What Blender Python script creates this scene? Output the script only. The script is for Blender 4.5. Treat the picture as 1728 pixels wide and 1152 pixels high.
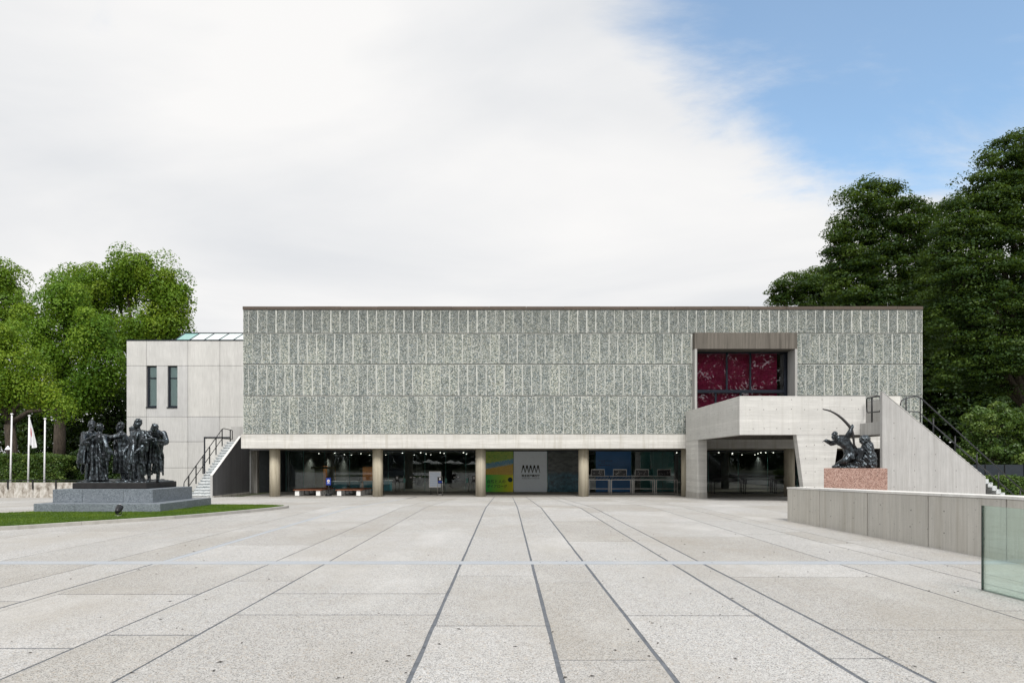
import bpy, bmesh, math, random
import numpy as np
from mathutils import Vector, Matrix, noise as mnoise

for o in list(bpy.data.objects):
    bpy.data.objects.remove(o)
SC = bpy.context.scene
COL = SC.collection
R = math.radians

DENOISE = True
# ---------------------------------------------------------------- camera, world, sun, exposure
F, CX, HY, EYE = 1152.0, 864.0, 780.0, 1.6       # pixels of the 1728 wide photograph, eye height in metres
cam_d = bpy.data.cameras.new('camera')
cam = bpy.data.objects.new('camera', cam_d); COL.objects.link(cam)
cam.location = (0, 0, EYE); cam.rotation_euler = (R(90), 0, 0)
cam_d.lens = 24.0; cam_d.sensor_width = 36.0; cam_d.sensor_fit = 'HORIZONTAL'
cam_d.shift_y = (HY - 576.0) / 1728.0
cam_d.clip_start = 0.1; cam_d.clip_end = 5000
SC.camera = cam

SUN_EL, SUN_AZ = R(52), R(172)                     # azimuth clockwise from +Y: behind the camera, to the right
sun_dir = Vector((math.sin(SUN_AZ) * math.cos(SUN_EL), math.cos(SUN_AZ) * math.cos(SUN_EL), math.sin(SUN_EL)))
sd = bpy.data.lights.new('sun', 'SUN'); sd.energy = 2.7; sd.angle = R(22); sd.color = (1.0, 0.97, 0.935)
sun = bpy.data.objects.new('sun', sd); COL.objects.link(sun)
sun.rotation_euler = (-sun_dir).to_track_quat('-Z', 'Y').to_euler()
sun.location = sun_dir * 60

world = bpy.data.worlds.new('World'); SC.world = world; world.use_nodes = True
def build_world():
    nt = world.node_tree; n = nt.nodes; L = nt.links
    n.clear()
    out = n.new('ShaderNodeOutputWorld'); bg = n.new('ShaderNodeBackground')
    bg.inputs['Strength'].default_value = 0.15
    L.new(bg.outputs[0], out.inputs[0])
    sky = n.new('ShaderNodeTexSky'); sky.sky_type = 'NISHITA'; sky.sun_disc = False
    sky.sun_elevation = SUN_EL; sky.sun_rotation = SUN_AZ; sky.air_density = 1.0; sky.dust_density = 0.4; sky.ozone_density = 0.4
    tc = n.new('ShaderNodeTexCoord')
    def math_(op, a, b=None, clamp=False):
        m = n.new('ShaderNodeMath'); m.operation = op; m.use_clamp = clamp
        for i, v in enumerate((a, b)):
            if v is None: continue
            if isinstance(v, (int, float)): m.inputs[i].default_value = v
            else: L.new(v, m.inputs[i])
        return m.outputs[0]
    sep = n.new('ShaderNodeSeparateXYZ'); L.new(tc.outputs['Generated'], sep.inputs[0])
    den = math_('ADD', math_('MAXIMUM', sep.outputs['Z'], 0.0), 0.22)
    u = math_('DIVIDE', sep.outputs['X'], den); v = math_('DIVIDE', sep.outputs['Y'], den)
    cmb = n.new('ShaderNodeCombineXYZ'); L.new(u, cmb.inputs[0]); L.new(v, cmb.inputs[1])
    def noise(scale, detail, rough, off, dist=0.0):
        mp = n.new('ShaderNodeMapping'); L.new(cmb.outputs[0], mp.inputs[0]); mp.inputs['Location'].default_value = off
        mp.inputs['Rotation'].default_value = (0, 0, R(35)); mp.inputs['Scale'].default_value = (1.0, 1.7, 1.0)
        t = n.new('ShaderNodeTexNoise'); t.inputs['Scale'].default_value = scale; t.inputs['Detail'].default_value = detail
        t.inputs['Roughness'].default_value = rough; t.inputs['Distortion'].default_value = dist
        L.new(mp.outputs[0], t.inputs['Vector']); return t.outputs['Fac']
    # gap in the cloud deck: broad opening to the upper right, broken by cloud wisps
    gd = Vector((0.42, 0.67, 0.645)).normalized()
    dt = n.new('ShaderNodeVectorMath'); dt.operation = 'DOT_PRODUCT'
    nrm = n.new('ShaderNodeVectorMath'); nrm.operation = 'NORMALIZE'; L.new(tc.outputs['Generated'], nrm.inputs[0])
    L.new(nrm.outputs[0], dt.inputs[0]); dt.inputs[1].default_value = gd
    opening = n.new('ShaderNodeMapRange'); opening.interpolation_type = 'SMOOTHSTEP'
    L.new(dt.outputs['Value'], opening.inputs[0])
    opening.inputs[1].default_value = 0.895; opening.inputs[2].default_value = 1.0; opening.inputs[3].default_value = 0.0; opening.inputs[4].default_value = 0.70
    big = noise(1.3, 8.0, 0.60, (3.1, 1.7, 0), 0.6)
    cov = math_('SUBTRACT', math_('ADD', big, 0.2), opening.outputs[0])
    ramp = n.new('ShaderNodeMapRange'); ramp.interpolation_type = 'SMOOTHSTEP'
    L.new(cov, ramp.inputs[0]); ramp.inputs[1].default_value = 0.20; ramp.inputs[2].default_value = 0.52; ramp.inputs[3].default_value = 0.16
    # soft light and dark variation in the cloud itself
    tone = noise(0.8, 6.0, 0.5, (7.3, 2.2, 0), 0.5)
    cr = n.new('ShaderNodeValToRGB'); L.new(tone, cr.inputs[0])
    e = cr.color_ramp.elements
    e[0].position = 0.30; e[0].color = (3.65, 3.75, 3.9, 1); e[1].position = 0.62; e[1].color = (4.68, 4.64, 4.60, 1)
    mx = n.new('ShaderNodeMix'); mx.data_type = 'RGBA'
    L.new(ramp.outputs[0], mx.inputs[0]); tint = n.new('ShaderNodeMix'); tint.data_type = 'RGBA'; tint.blend_type = 'MULTIPLY'; tint.inputs[0].default_value = 1.0
    L.new(sky.outputs[0], tint.inputs[6]); tint.inputs[7].default_value = (0.82, 1.06, 1.10, 1)
    L.new(tint.outputs[2], mx.inputs[6]); L.new(cr.outputs[0], mx.inputs[7])
    L.new(mx.outputs[2], bg.inputs[0])
build_world()
vs = SC.view_settings
vs.view_transform = 'Standard'; vs.look = 'None'; vs.exposure = 0.45; vs.gamma = 1.0; vs.use_curve_mapping = False
SC.render.engine = 'CYCLES'
SC.cycles.max_bounces = 8; SC.cycles.transparent_max_bounces = 12; SC.cycles.use_denoising = DENOISE
SC.cycles.sample_clamp_indirect = 4.0

# ---------------------------------------------------------------- helpers
rng = random.Random(7)
def P(px, py, Y): return Vector(((px - CX) * Y / F, Y, EYE + (HY - py) * Y / F))
def XP(px, Y): return (px - CX) * Y / F
def ZP(py, Y): return EYE + (HY - py) * Y / F
KINK, FACADE, LOW = 24.25, 41.4, -0.5
def gz(y):
    if y <= KINK: return 0.0
    if y >= FACADE: return LOW
    return LOW * (y - KINK) / (FACADE - KINK)

def tag(o, label=None, cat=None, group=None, kind=None):
    if label: o['label'] = label
    if cat: o['category'] = cat
    if group: o['group'] = group
    if kind: o['kind'] = kind
    return o
ORIG = {}
def thing(name, loc, label=None, cat=None, group=None, kind=None):
    o = bpy.data.objects.new(name, None); COL.objects.link(o); o.location = loc
    o.empty_display_size = 0.2
    ORIG[o] = Vector(loc)
    return tag(o, label, cat, group, kind)
def link(name, me, parent=None, origin=None):
    """me in world coordinates relative to origin; origin defaults to that of the parent"""
    o = bpy.data.objects.new(name, me); COL.objects.link(o)
    po = ORIG.get(parent, Vector((0, 0, 0)))
    oo = Vector(origin) if origin is not None else po
    if parent: o.parent = parent
    o.location = oo - po
    ORIG[o] = oo
    return o

class MB:
    def __init__(s): s.v = []; s.f = []; s.m = []; s.sm = []
    def add(s, verts, faces, mi=0, smooth=False):
        b = len(s.v); s.v += [tuple(v) for v in verts]
        for f in faces: s.f.append(tuple(b + i for i in f)); s.m.append(mi); s.sm.append(smooth)
        return s
    def box(s, x0, x1, y0, y1, z0, z1, mi=0):
        x0, x1 = min(x0, x1), max(x0, x1); y0, y1 = min(y0, y1), max(y0, y1); z0, z1 = min(z0, z1), max(z0, z1)
        v = [(x0,y0,z0),(x1,y0,z0),(x1,y1,z0),(x0,y1,z0),(x0,y0,z1),(x1,y0,z1),(x1,y1,z1),(x0,y1,z1)]
        return s.add(v, [(0,3,2,1),(4,5,6,7),(0,1,5,4),(1,2,6,5),(2,3,7,6),(3,0,4,7)], mi)
    def prism(s, poly, a, b, axis='y', mi=0):
        """poly: 2D outline; axis y: (x,z) pairs, axis x: (y,z), axis z: (x,y); extruded from a to b"""
        def mk(p, t):
            if axis == 'y': return (p[0], t, p[1])
            if axis == 'x': return (t, p[0], p[1])
            return (p[0], p[1], t)
        n = len(poly)
        v = [mk(p, a) for p in poly] + [mk(p, b) for p in poly]
        f = [tuple(range(n)), tuple(range(2*n-1, n-1, -1))]
        f += [(i, n+i, n+(i+1)%n, (i+1)%n) for i in range(n)]
        return s.add(v, f, mi)
    def tube(s, pts, rad, n=8, mi=0, smooth=True, cap=True):
        pts = [Vector(p) for p in pts]
        if not hasattr(rad, '__len__'): rad = [rad]*len(pts)
        vv = []; up = Vector((0.13, 0.37, 0.92)).normalized()
        prev = None
        for i, p in enumerate(pts):
            d = (pts[min(i+1, len(pts)-1)] - pts[max(i-1, 0)]).normalized()
            a = prev if prev is not None else (up if abs(d.dot(up)) < 0.95 else Vector((1,0,0)))
            e1 = (a - d*a.dot(d)).normalized(); e2 = d.cross(e1); prev = e1
            for k in range(n):
                t = 2*math.pi*k/n
                vv.append(p + (e1*math.cos(t) + e2*math.sin(t))*rad[i])
        ff = []
        for i in range(len(pts)-1):
            for k in range(n):
                ff.append((i*n+k, i*n+(k+1)%n, (i+1)*n+(k+1)%n, (i+1)*n+k))
        if cap:
            ff.append(tuple(range(n-1, -1, -1))); ff.append(tuple((len(pts)-1)*n+k for k in range(n)))
        return s.add(vv, ff, mi, smooth)
    def lathe(s, c, prof, n=16, mi=0, smooth=True):
        """prof: (r, z) pairs"""
        vv = [(c[0]+r*math.cos(2*math.pi*k/n), c[1]+r*math.sin(2*math.pi*k/n), c[2]+z) for r, z in prof for k in range(n)]
        ff = [(i*n+k, i*n+(k+1)%n, (i+1)*n+(k+1)%n, (i+1)*n+k) for i in range(len(prof)-1) for k in range(n)]
        ff.append(tuple(range(n-1, -1, -1))); ff.append(tuple((len(prof)-1)*n+k for k in range(n)))
        return s.add(vv, ff, mi, smooth)
    def mesh(s, mats, origin=(0,0,0), bevel=0.0):
        me = bpy.data.meshes.new('mesh')
        o = Vector(origin)
        me.from_pydata([tuple(Vector(v)-o) for v in s.v], [], s.f)
        if not isinstance(mats, (list, tuple)): mats = [mats]
        for m in mats: me.materials.append(m)
        me.polygons.foreach_set('material_index', s.m)
        me.polygons.foreach_set('use_smooth', s.sm)
        bm = bmesh.new(); bm.from_mesh(me)
        bmesh.ops.recalc_face_normals(bm, faces=bm.faces)
        if bevel > 0:
            bmesh.ops.bevel(bm, geom=list(bm.edges), offset=bevel, segments=1, affect='EDGES', profile=0.6, clamp_overlap=True)
        bm.to_mesh(me); bm.free()
        me.update()
        return me
    def build(s, name, mats, parent=None, origin=None, bevel=0.0):
        po = ORIG.get(parent, Vector((0, 0, 0)))
        oo = Vector(origin) if origin is not None else po
        return link(name, s.mesh(mats, oo, bevel), parent, oo)

def box(name, mat, parent, x0, x1, y0, y1, z0, z1, bevel=0.0, origin=None):
    return MB().box(x0, x1, y0, y1, z0, z1).build(name, mat, parent, origin, bevel)
def copy_tree(o, parent=None):
    c = o.copy(); COL.objects.link(c); c.parent = parent
    for ch in list(o.children): copy_tree(ch, c)
    return c

# ---------------------------------------------------------------- materials
MATS = {}
class N:
    """small node-graph helper"""
    def __init__(s, name):
        s.m = bpy.data.materials.new(name); s.m.use_nodes = True
        s.t = s.m.node_tree; s.t.nodes.clear(); s.L = s.t.links
        s.out = s.t.nodes.new('ShaderNodeOutputMaterial')
        s.p = s.t.nodes.new('ShaderNodeBsdfPrincipled'); s.L.new(s.p.outputs[0], s.out.inputs[0])
        MATS[name] = s.m
    def n(s, k): return s.t.nodes.new(k)
    def set(s, sock, v):
        if hasattr(v, 'is_output') or isinstance(v, bpy.types.NodeSocket): s.L.new(v, sock)
        elif isinstance(v, (tuple, list)) and len(v) == 3 and sock.type == 'RGBA': sock.default_value = (*v, 1)
        else: sock.default_value = v
    def pos(s, scale=(1,1,1), loc=(0,0,0)):
        g = s.n('ShaderNodeNewGeometry'); mp = s.n('ShaderNodeMapping')
        s.L.new(g.outputs['Position'], mp.inputs[0]); mp.inputs['Scale'].default_value = scale; mp.inputs['Location'].default_value = loc
        return mp.outputs[0]
    def obj(s, scale=(1,1,1)):
        g = s.n('ShaderNodeTexCoord'); mp = s.n('ShaderNodeMapping')
        s.L.new(g.outputs['Object'], mp.inputs[0]); mp.inputs['Scale'].default_value = scale
        return mp.outputs[0]
    def noise(s, vec, scale, detail=3, rough=0.5, out='Fac'):
        t = s.n('ShaderNodeTexNoise'); s.L.new(vec, t.inputs['Vector'])
        t.inputs['Scale'].default_value = scale; t.inputs['Detail'].default_value = detail; t.inputs['Roughness'].default_value = rough
        return t.outputs[out]
    def voro(s, vec, scale, feature='F1', out='Color'):
        t = s.n('ShaderNodeTexVoronoi'); t.feature = feature; s.L.new(vec, t.inputs['Vector']); t.inputs['Scale'].default_value = scale
        return t.outputs[out]
    def ramp(s, fac, stops, interp='LINEAR'):
        c = s.n('ShaderNodeValToRGB'); s.L.new(fac, c.inputs[0]); c.color_ramp.interpolation = interp
        el = c.color_ramp.elements
        while len(el) < len(stops): el.new(0.5)
        for e, (p, col) in zip(el, stops):
            e.position = p; e.color = (*col, 1) if len(col) == 3 else col
        return c.outputs[0]
    def mix(s, fac, a, b, mode='MIX'):
        x = s.n('ShaderNodeMix'); x.data_type = 'RGBA'; x.blend_type = mode
        s.set(x.inputs[0], fac); s.set(x.inputs[6], a); s.set(x.inputs[7], b); return x.outputs[2]
    def rng(s, v, a, b, c, d):
        m = s.n('ShaderNodeMapRange'); s.set(m.inputs[0], v)
        for i, x in enumerate((a, b, c, d)): m.inputs[i+1].default_value = x
        return m.outputs[0]
    def math(s, op, a, b=0.0):
        m = s.n('ShaderNodeMath'); m.operation = op; s.set(m.inputs[0], a); s.set(m.inputs[1], b); return m.outputs[0]
    def sep(s, v):
        x = s.n('ShaderNodeSeparateXYZ'); s.L.new(v, x.inputs[0]); return x.outputs
    def rand(s): return s.n('ShaderNodeObjectInfo').outputs['Random']
    def bump(s, h, strength=0.3, dist=0.02):
        b = s.n('ShaderNodeBump'); s.L.new(h, b.inputs['Height']); b.inputs['Strength'].default_value = strength; b.inputs['Distance'].default_value = dist
        s.L.new(b.outputs[0], s.p.inputs['Normal'])
    def done(s, col=None, rough=0.8, metal=0.0, spec=0.4):
        if col is not None: s.set(s.p.inputs['Base Color'], col)
        s.set(s.p.inputs['Roughness'], rough); s.p.inputs['Metallic'].default_value = metal
        s.p.inputs['Specular IOR Level'].default_value = spec
        return s.m

def plain(name, col, rough=0.6, metal=0.0, spec=0.4, var=0.12, scale=6.0):
    g = N(name); nz = g.noise(g.pos(), scale, 4, 0.6)
    lo = tuple(c*(1-var) for c in col); hi = tuple(min(1, c*(1+var)) for c in col)
    return g.done(g.ramp(nz, [(0.3, lo), (0.7, hi)]), rough, metal, spec)

def concrete(name, col, grain='v', stain=0.35, warm=(0.30, 0.26, 0.19), board=9.0, dark=0.55, bw=0.115, bm=1.0):
    """board-formed concrete: single boards of uneven tone, dark seams, blotches, pores, water stains"""
    g = N(name)
    along = {'v': (board, board, 0.35), 'h': (0.35, 0.35, board), 'n': (2, 2, 2)}[grain]
    b = g.noise(g.pos(along), 3.0, 5, 0.62)
    blot = g.noise(g.pos((1,1,1), (3,5,1)), 0.8, 5, 0.6)
    fine = g.noise(g.pos((1,1,1)), 45, 3, 0.6)
    drip = g.noise(g.pos((5,5,0.25), (1,8,2)), 1.3, 5, 0.65)
    c = g.ramp(b, [(0.25, tuple(x*0.80 for x in col)), (0.5, col), (0.75, tuple(min(1, x*1.13) for x in col))])
    c = g.mix(g.rng(blot, 0.32, 0.68, 0.0, 0.42), c, tuple(x*0.70 for x in col))
    h = g.math('ADD', g.math('MULTIPLY', b, 0.8), g.math('MULTIPLY', fine, 0.3))
    if grain != 'n':
        p = g.sep(g.pos()); u = p[2] if grain == 'h' else g.math('ADD', p[0], p[1])
        q = g.math('ADD', g.math('DIVIDE', u, bw), g.math('MULTIPLY', g.noise(g.pos(), 0.4, 2), 0.5))
        w = g.n('ShaderNodeTexWhiteNoise'); w.noise_dimensions = '1D'; g.L.new(g.math('FLOOR', q), w.inputs['W'])
        c = g.mix(bm, c, g.ramp(w.outputs['Value'], [(0, (0.86, 0.86, 0.86)), (1, (1.08, 1.08, 1.08))]), 'MULTIPLY')
        seam = g.math('ABSOLUTE', g.math('SUBTRACT', g.math('FRACT', q), 0.5))
        sm = g.math('MULTIPLY', g.rng(seam, 0.44, 0.5, 0.0, 0.5*bm), g.rng(blot, 0.3, 0.6, 1.0, 0.3))
        c = g.mix(sm, c, tuple(x*0.45 for x in col))
        h = g.math('SUBTRACT', h, g.math('MULTIPLY', sm, 1.2))
    c = g.mix(g.rng(drip, 0.50, 0.76, 0.0, stain), c, warm)
    c = g.mix(g.rng(fine, 0.35, 0.65, 0.14, 0.0), c, tuple(x*0.55 for x in col))
    pore = g.voro(g.pos((1,1,1), (2,1,7)), 7, 'F1', 'Distance')
    c = g.mix(g.rng(pore, 0.06, 0.12, dark, 0.0), c, tuple(x*0.35 for x in col))
    c = g.mix(1.0, c, g.ramp(g.rand(), [(0, (0.93, 0.93, 0.94)), (1, (1.05, 1.04, 1.02))]), 'MULTIPLY')
    g.bump(h, 0.35, 0.015)
    return g.done(c, 0.88, 0, 0.25)

M = MATS
concrete('concrete_light', (0.68, 0.675, 0.645), 'h', 0.35, (0.40, 0.385, 0.34), bw=.14, bm=.6)
concrete('concrete_beam', (0.70, 0.69, 0.65), 'h', 0.55, (0.36, 0.33, 0.25), board=5)
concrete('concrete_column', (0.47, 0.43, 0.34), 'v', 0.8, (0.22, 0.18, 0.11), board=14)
concrete('concrete_flank', (0.50, 0.497, 0.485), 'v', 0.5, (0.30, 0.29, 0.27), board=7, bm=.35)
concrete('concrete_wall', (0.54, 0.525, 0.485), 'v', 0.6, (0.34, 0.31, 0.255), board=7, bm=.3)
concrete('concrete_coping', (0.72, 0.715, 0.69), 'n', 0.1, (0.4, 0.38, 0.33))
concrete('concrete_wing', (0.62, 0.618, 0.605), 'v', 0.25, (0.42, 0.41, 0.39), board=6, dark=.25, bm=.35, bw=.3)
concrete('concrete_dark', (0.13, 0.13, 0.135), 'v', 0.3, (0.07, 0.07, 0.07), board=6)
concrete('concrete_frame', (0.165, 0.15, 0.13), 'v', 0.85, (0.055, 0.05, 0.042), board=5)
concrete('concrete_reveal', (0.46, 0.46, 0.45), 'v', 0.35, (0.25, 0.24, 0.2), board=6)
concrete('concrete_old', (0.46, 0.44, 0.41), 'v', 0.95, (0.12, 0.10, 0.08), board=5)
concrete('kerb_stone', (0.42, 0.41, 0.385), 'n', 0.3, (0.24, 0.22, 0.18))
concrete('coping_brown', (0.115, 0.092, 0.075), 'n', 0.4, (0.08, 0.07, 0.06))

def mk_pebble():
    g = N('pebble_face'); pos = g.pos()
    wob = g.mix(0.02, pos, g.noise(pos, 9, 2, 0.5, 'Color'))
    c1 = g.voro(wob, 25.0); d1 = g.voro(wob, 25.0, 'DISTANCE_TO_EDGE', 'Distance')
    r = g.sep(c1)
    col = g.ramp(r[0], [(0.0, (0.028, 0.040, 0.038)), (0.22, (0.085, 0.108, 0.10)), (0.42, (0.19, 0.22, 0.205)),
                        (0.62, (0.32, 0.35, 0.325)), (0.80, (0.47, 0.495, 0.475)), (1.0, (0.62, 0.64, 0.62))])
    col = g.mix(g.rng(r[1], 0.80, 0.86, 0, 0.65), col, (0.10, 0.16, 0.22))
    col = g.mix(g.rng(r[2], 0.90, 0.95, 0, 0.5), col, (0.30, 0.27, 0.17))
    col = g.mix(g.rng(d1, 0.0, 0.012, 0.7, 0.0), col, (0.30, 0.315, 0.285))
    blot = g.noise(g.pos((1,1,1), (4,4,4)), 0.55, 4, 0.6)
    col = g.mix(1.0, col, g.ramp(blot, [(0.32, (1.06, 1.05, 1.05)), (0.66, (1.26, 1.23, 1.21))]), 'MULTIPLY')
    col = g.mix(1.0, col, g.ramp(g.rand(), [(0, (0.82, 0.84, 0.83)), (0.5, (1, 1, 0.98)), (1, (1.16, 1.15, 1.08))]), 'MULTIPLY')
    # soot and algae washed down from the coping
    z = g.sep(g.pos())[2]
    run = g.noise(g.pos((2.2, 2.2, 0.12)), 1.1, 4, 0.6)
    col = g.mix(0.22, col, (0.235, 0.247, 0.228))
    gr = g.math('MULTIPLY', g.rng(z, 7.8, 10.9, 0.0, 0.62), g.rng(run, 0.25, 0.7, 0.5, 1.0))
    col = g.mix(gr, col, (0.075, 0.083, 0.077))
    g.bump(g.math('MULTIPLY', g.rng(d1, 0, 0.03, 0, 1), 1.0), 0.9, 0.03)
    return g.done(col, 0.7, 0, 0.4)
mk_pebble()
def mk_margin():
    g = N('panel_cement'); nz = g.noise(g.pos(), 22, 4, 0.7); lo = g.noise(g.pos(), 1.2, 3)
    c = g.ramp(nz, [(0.35, (0.44, 0.45, 0.42)), (0.6, (0.62, 0.63, 0.59))])
    c = g.mix(g.rng(lo, 0.45, 0.7, 0.0, 0.4), c, (0.36, 0.38, 0.35))
    return g.done(c, 0.9)
mk_margin()

def mk_paving():
    g = N('paving_aggregate'); pos = g.pos()
    r = g.sep(g.voro(pos, 125))
    c = g.ramp(r[0], [(0.0, (0.10, 0.10, 0.098)), (0.14, (0.23, 0.228, 0.223)), (0.32, (0.355, 0.352, 0.344)), (0.68, (0.445, 0.442, 0.433)), (1.0, (0.55, 0.547, 0.538))])
    r2 = g.sep(g.voro(g.pos((1,1,1), (5,3,0)), 62))
    c = g.mix(g.rng(r2[0], 0.88, 0.95, 0, 0.5), c, (0.21, 0.205, 0.20))
    c = g.mix(g.rng(r2[1], 0.88, 0.95, 0, 0.4), c, (0.42, 0.35, 0.27))
    dirt = g.noise(g.pos((1, 0.5, 1)), 0.45, 7, 0.66)                       # worn and walked-in patches
    c = g.mix(g.rng(dirt, 0.46, 0.70, 0, 0.62), c, (0.315, 0.292, 0.255))
    pale = g.noise(g.pos((1, 0.5, 1), (11, 4, 0)), 0.6, 6, 0.62)
    c = g.mix(g.rng(pale, 0.52, 0.72, 0, 0.45), c, (0.53, 0.526, 0.515))
    mid = g.noise(pos, 3.2, 6, 0.72)
    c = g.mix(g.rng(mid, 0.5, 0.72, 0, 0.28), c, (0.30, 0.285, 0.26))
    spot = g.noise(g.pos((1,1,1), (9, 2, 0)), 1.7, 4, 0.6)
    c = g.mix(g.rng(spot, 0.68, 0.76, 0, 0.35), c, (0.24, 0.205, 0.15))
    c = g.mix(1.0, c, g.ramp(g.rand(), [(0, (0.92, 0.90, 0.865)), (0.3, (0.96, 0.948, 0.93)), (0.6, (1.0, 0.995, 0.985)), (1, (1.07, 1.065, 1.06))]), 'MULTIPLY')
    g.bump(g.math('ADD', r[0], g.math('MULTIPLY', mid, .6)), 0.3, 0.006)
    return g.done(c, 0.85, 0, 0.3)
mk_paving()
def mk_band():
    g = N('paving_band'); r = g.sep(g.voro(g.pos(), 90))
    c = g.ramp(r[0], [(0, (0.30, 0.32, 0.345)), (1, (0.385, 0.41, 0.44))])
    c = g.mix(g.rng(g.noise(g.pos(), 1.3, 5), 0.45, 0.7, 0, 0.35), c, (0.45, 0.44, 0.42))
    return g.done(c, 0.8)
mk_band()
plain('joint_dark', (0.115, 0.125, 0.14), 0.8, var=0.25, scale=8)
def mk_ground():
    g = N('ground_earth'); nz = g.noise(g.pos(), 0.6, 6, 0.65); n2 = g.noise(g.pos(), 18, 4)
    c = g.ramp(nz, [(0.3, (0.075, 0.065, 0.04)), (0.55, (0.06, 0.075, 0.03)), (0.75, (0.11, 0.10, 0.07))])
    c = g.mix(g.rng(n2, 0.3, 0.7, 0, 0.4), c, (0.04, 0.04, 0.025)); return g.done(c, 0.95)
mk_ground()
def mk_granite(name, a, b, c_, scale=55, rough=0.45):
    g = N(name); r = g.sep(g.voro(g.pos(), scale)); n2 = g.noise(g.pos(), 1.5, 4)
    col = g.ramp(r[0], [(0, a), (0.45, b), (1, c_)])
    col = g.mix(g.rng(n2, 0.35, 0.7, 0, 0.3), col, tuple(x*0.7 for x in b))
    col = g.mix(1.0, col, g.ramp(g.rand(), [(0, (0.93, 0.93, 0.93)), (1, (1.07, 1.07, 1.07))]), 'MULTIPLY')
    return g.done(col, rough, 0, 0.4)
mk_granite('granite_grey', (0.075, 0.095, 0.115), (0.155, 0.18, 0.205), (0.26, 0.285, 0.315))
mk_granite('granite_pink', (0.15, 0.085, 0.066), (0.34, 0.205, 0.165), (0.50, 0.36, 0.31), 40)
def mk_mottled():
    g = N('concrete_mottled'); a = g.noise(g.pos((1.5,1.5,.9)), 2.2, 7, 0.72); b_ = g.noise(g.pos((5,5,.5)), 1.2, 5, .65)
    c = g.ramp(a, [(0.34, (0.10, 0.085, 0.07)), (0.46, (0.33, 0.30, 0.26)), (0.56, (0.52, 0.50, 0.46)), (0.7, (0.62, 0.60, 0.57))])
    c = g.mix(g.rng(b_, .5, .72, 0, .7), c, (0.16, 0.13, 0.10)); return g.done(c, .95)
mk_mottled()
def mk_steps():
    g = N('step_stone'); nz = g.noise(g.pos((1,1,2)), 6, 6, 0.75)
    c = g.ramp(nz, [(0.36, (0.20, 0.23, 0.25)), (0.47, (0.50, 0.53, 0.54)), (0.7, (0.70, 0.71, 0.70))]); return g.done(c, 0.7)
mk_steps()
def mk_bronze():
    g = N('bronze_patina_highlights'); nz = g.noise(g.pos(), 7, 6, 0.7); n2 = g.noise(g.pos(), 40, 3); st = g.noise(g.pos((14,14,1.2)), 1.0, 4, 0.6)
    c = g.ramp(nz, [(0.3, (0.012, 0.012, 0.014)), (0.52, (0.042, 0.048, 0.054)), (0.72, (0.18, 0.22, 0.25))])
    c = g.mix(g.rng(st, 0.55, 0.72, 0, 0.5), c, (0.16, 0.205, 0.23))
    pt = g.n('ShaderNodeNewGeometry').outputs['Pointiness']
    c = g.mix(g.rng(pt, 0.52, 0.60, 0, 0.6), c, (0.30, 0.36, 0.40)); c = g.mix(g.rng(pt, 0.43, 0.49, 0.7, 0), c, (0.006, 0.006, 0.007))  # worn edges lightened as painted highlights, hollows darkened as painted shade
    g.bump(g.math('ADD', g.math('MULTIPLY', n2, 0.5), nz), 0.35, 0.02)
    return g.done(c, g.rng(nz, 0.3, 0.8, 0.26, 0.45), 0.8, 0.5)
mk_bronze()
plain('bronze_base', (0.022, 0.021, 0.021), 0.55, 0.2, 0.4, 0.3)
plain('black_metal', (0.018, 0.019, 0.021), 0.4, 0.3)
plain('rail_grey', (0.05, 0.052, 0.058), 0.35, 0.4)
plain('frame_navy', (0.010, 0.014, 0.024), 0.4, 0.2)
plain('steel', (0.45, 0.44, 0.42), 0.35, 0.9)
plain('white_paint', (0.75, 0.75, 0.76), 0.45, var=0.05)
plain('white_block', (0.84, 0.84, 0.82), 0.6, var=0.06)
plain('bench_wood', (0.20, 0.075, 0.035), 0.5, var=0.3, scale=12)
plain('blue_sign', (0.02, 0.05, 0.30), 0.4, var=0.05)
plain('counter_teal', (0.11, 0.38, 0.48), 0.4, var=0.08)
plain('counter_pale', (0.55, 0.62, 0.64), 0.4, var=0.08)
plain('wood_orange', (0.42, 0.16, 0.045), 0.5, var=0.3, scale=5)
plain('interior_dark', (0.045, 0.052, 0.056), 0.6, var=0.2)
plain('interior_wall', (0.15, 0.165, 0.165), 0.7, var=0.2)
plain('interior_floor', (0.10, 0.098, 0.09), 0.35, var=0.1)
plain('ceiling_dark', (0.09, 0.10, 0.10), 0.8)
plain('soffit', (0.50, 0.47, 0.39), 0.9)
plain('olive_wall', (0.17, 0.155, 0.095), 0.8)
plain('screen_black', (0.012, 0.012, 0.014), 0.25, var=0.1)
plain('teal_panel', (0.045, 0.20, 0.20), 0.4, var=0.1, scale=1.5)
plain('door_green', (0.13, 0.33, 0.30), 0.3)
plain('parasol_cloth', (0.78, 0.77, 0.73), 0.9, var=0.04)
plain('blind_pale', (0.50, 0.60, 0.59), 0.7, var=0.05)
plain('fence_grey', (0.030, 0.038, 0.048), 0.45, 0.2)
plain('print_black', (0.012, 0.014, 0.018), 0.6, var=0.02)
plain('print_green', (0.01, 0.05, 0.035), 0.6, var=0.02)
plain('print_dimblue', (0.012, 0.03, 0.06), 0.6, var=0.02)
plain('litter_dark', (0.045, 0.038, 0.032), 0.9, var=0.3)
plain('lamp_white', (0.7, 0.72, 0.75), 0.4)
plain('tie_hole', (0.16, 0.155, 0.145), 0.9)
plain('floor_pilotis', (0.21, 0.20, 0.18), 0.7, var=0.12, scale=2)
plain('glass_green_edge', (0.10, 0.27, 0.25), 0.3)
def mk_maroon():
    g = N('blind_maroon'); c = g.ramp(g.noise(g.pos((1,1,3)), 1.2, 3), [(0.3, (0.42, 0.026, 0.11)), (0.7, (0.56, 0.04, 0.15))]); return g.done(c, 0.75)
mk_maroon()
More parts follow.
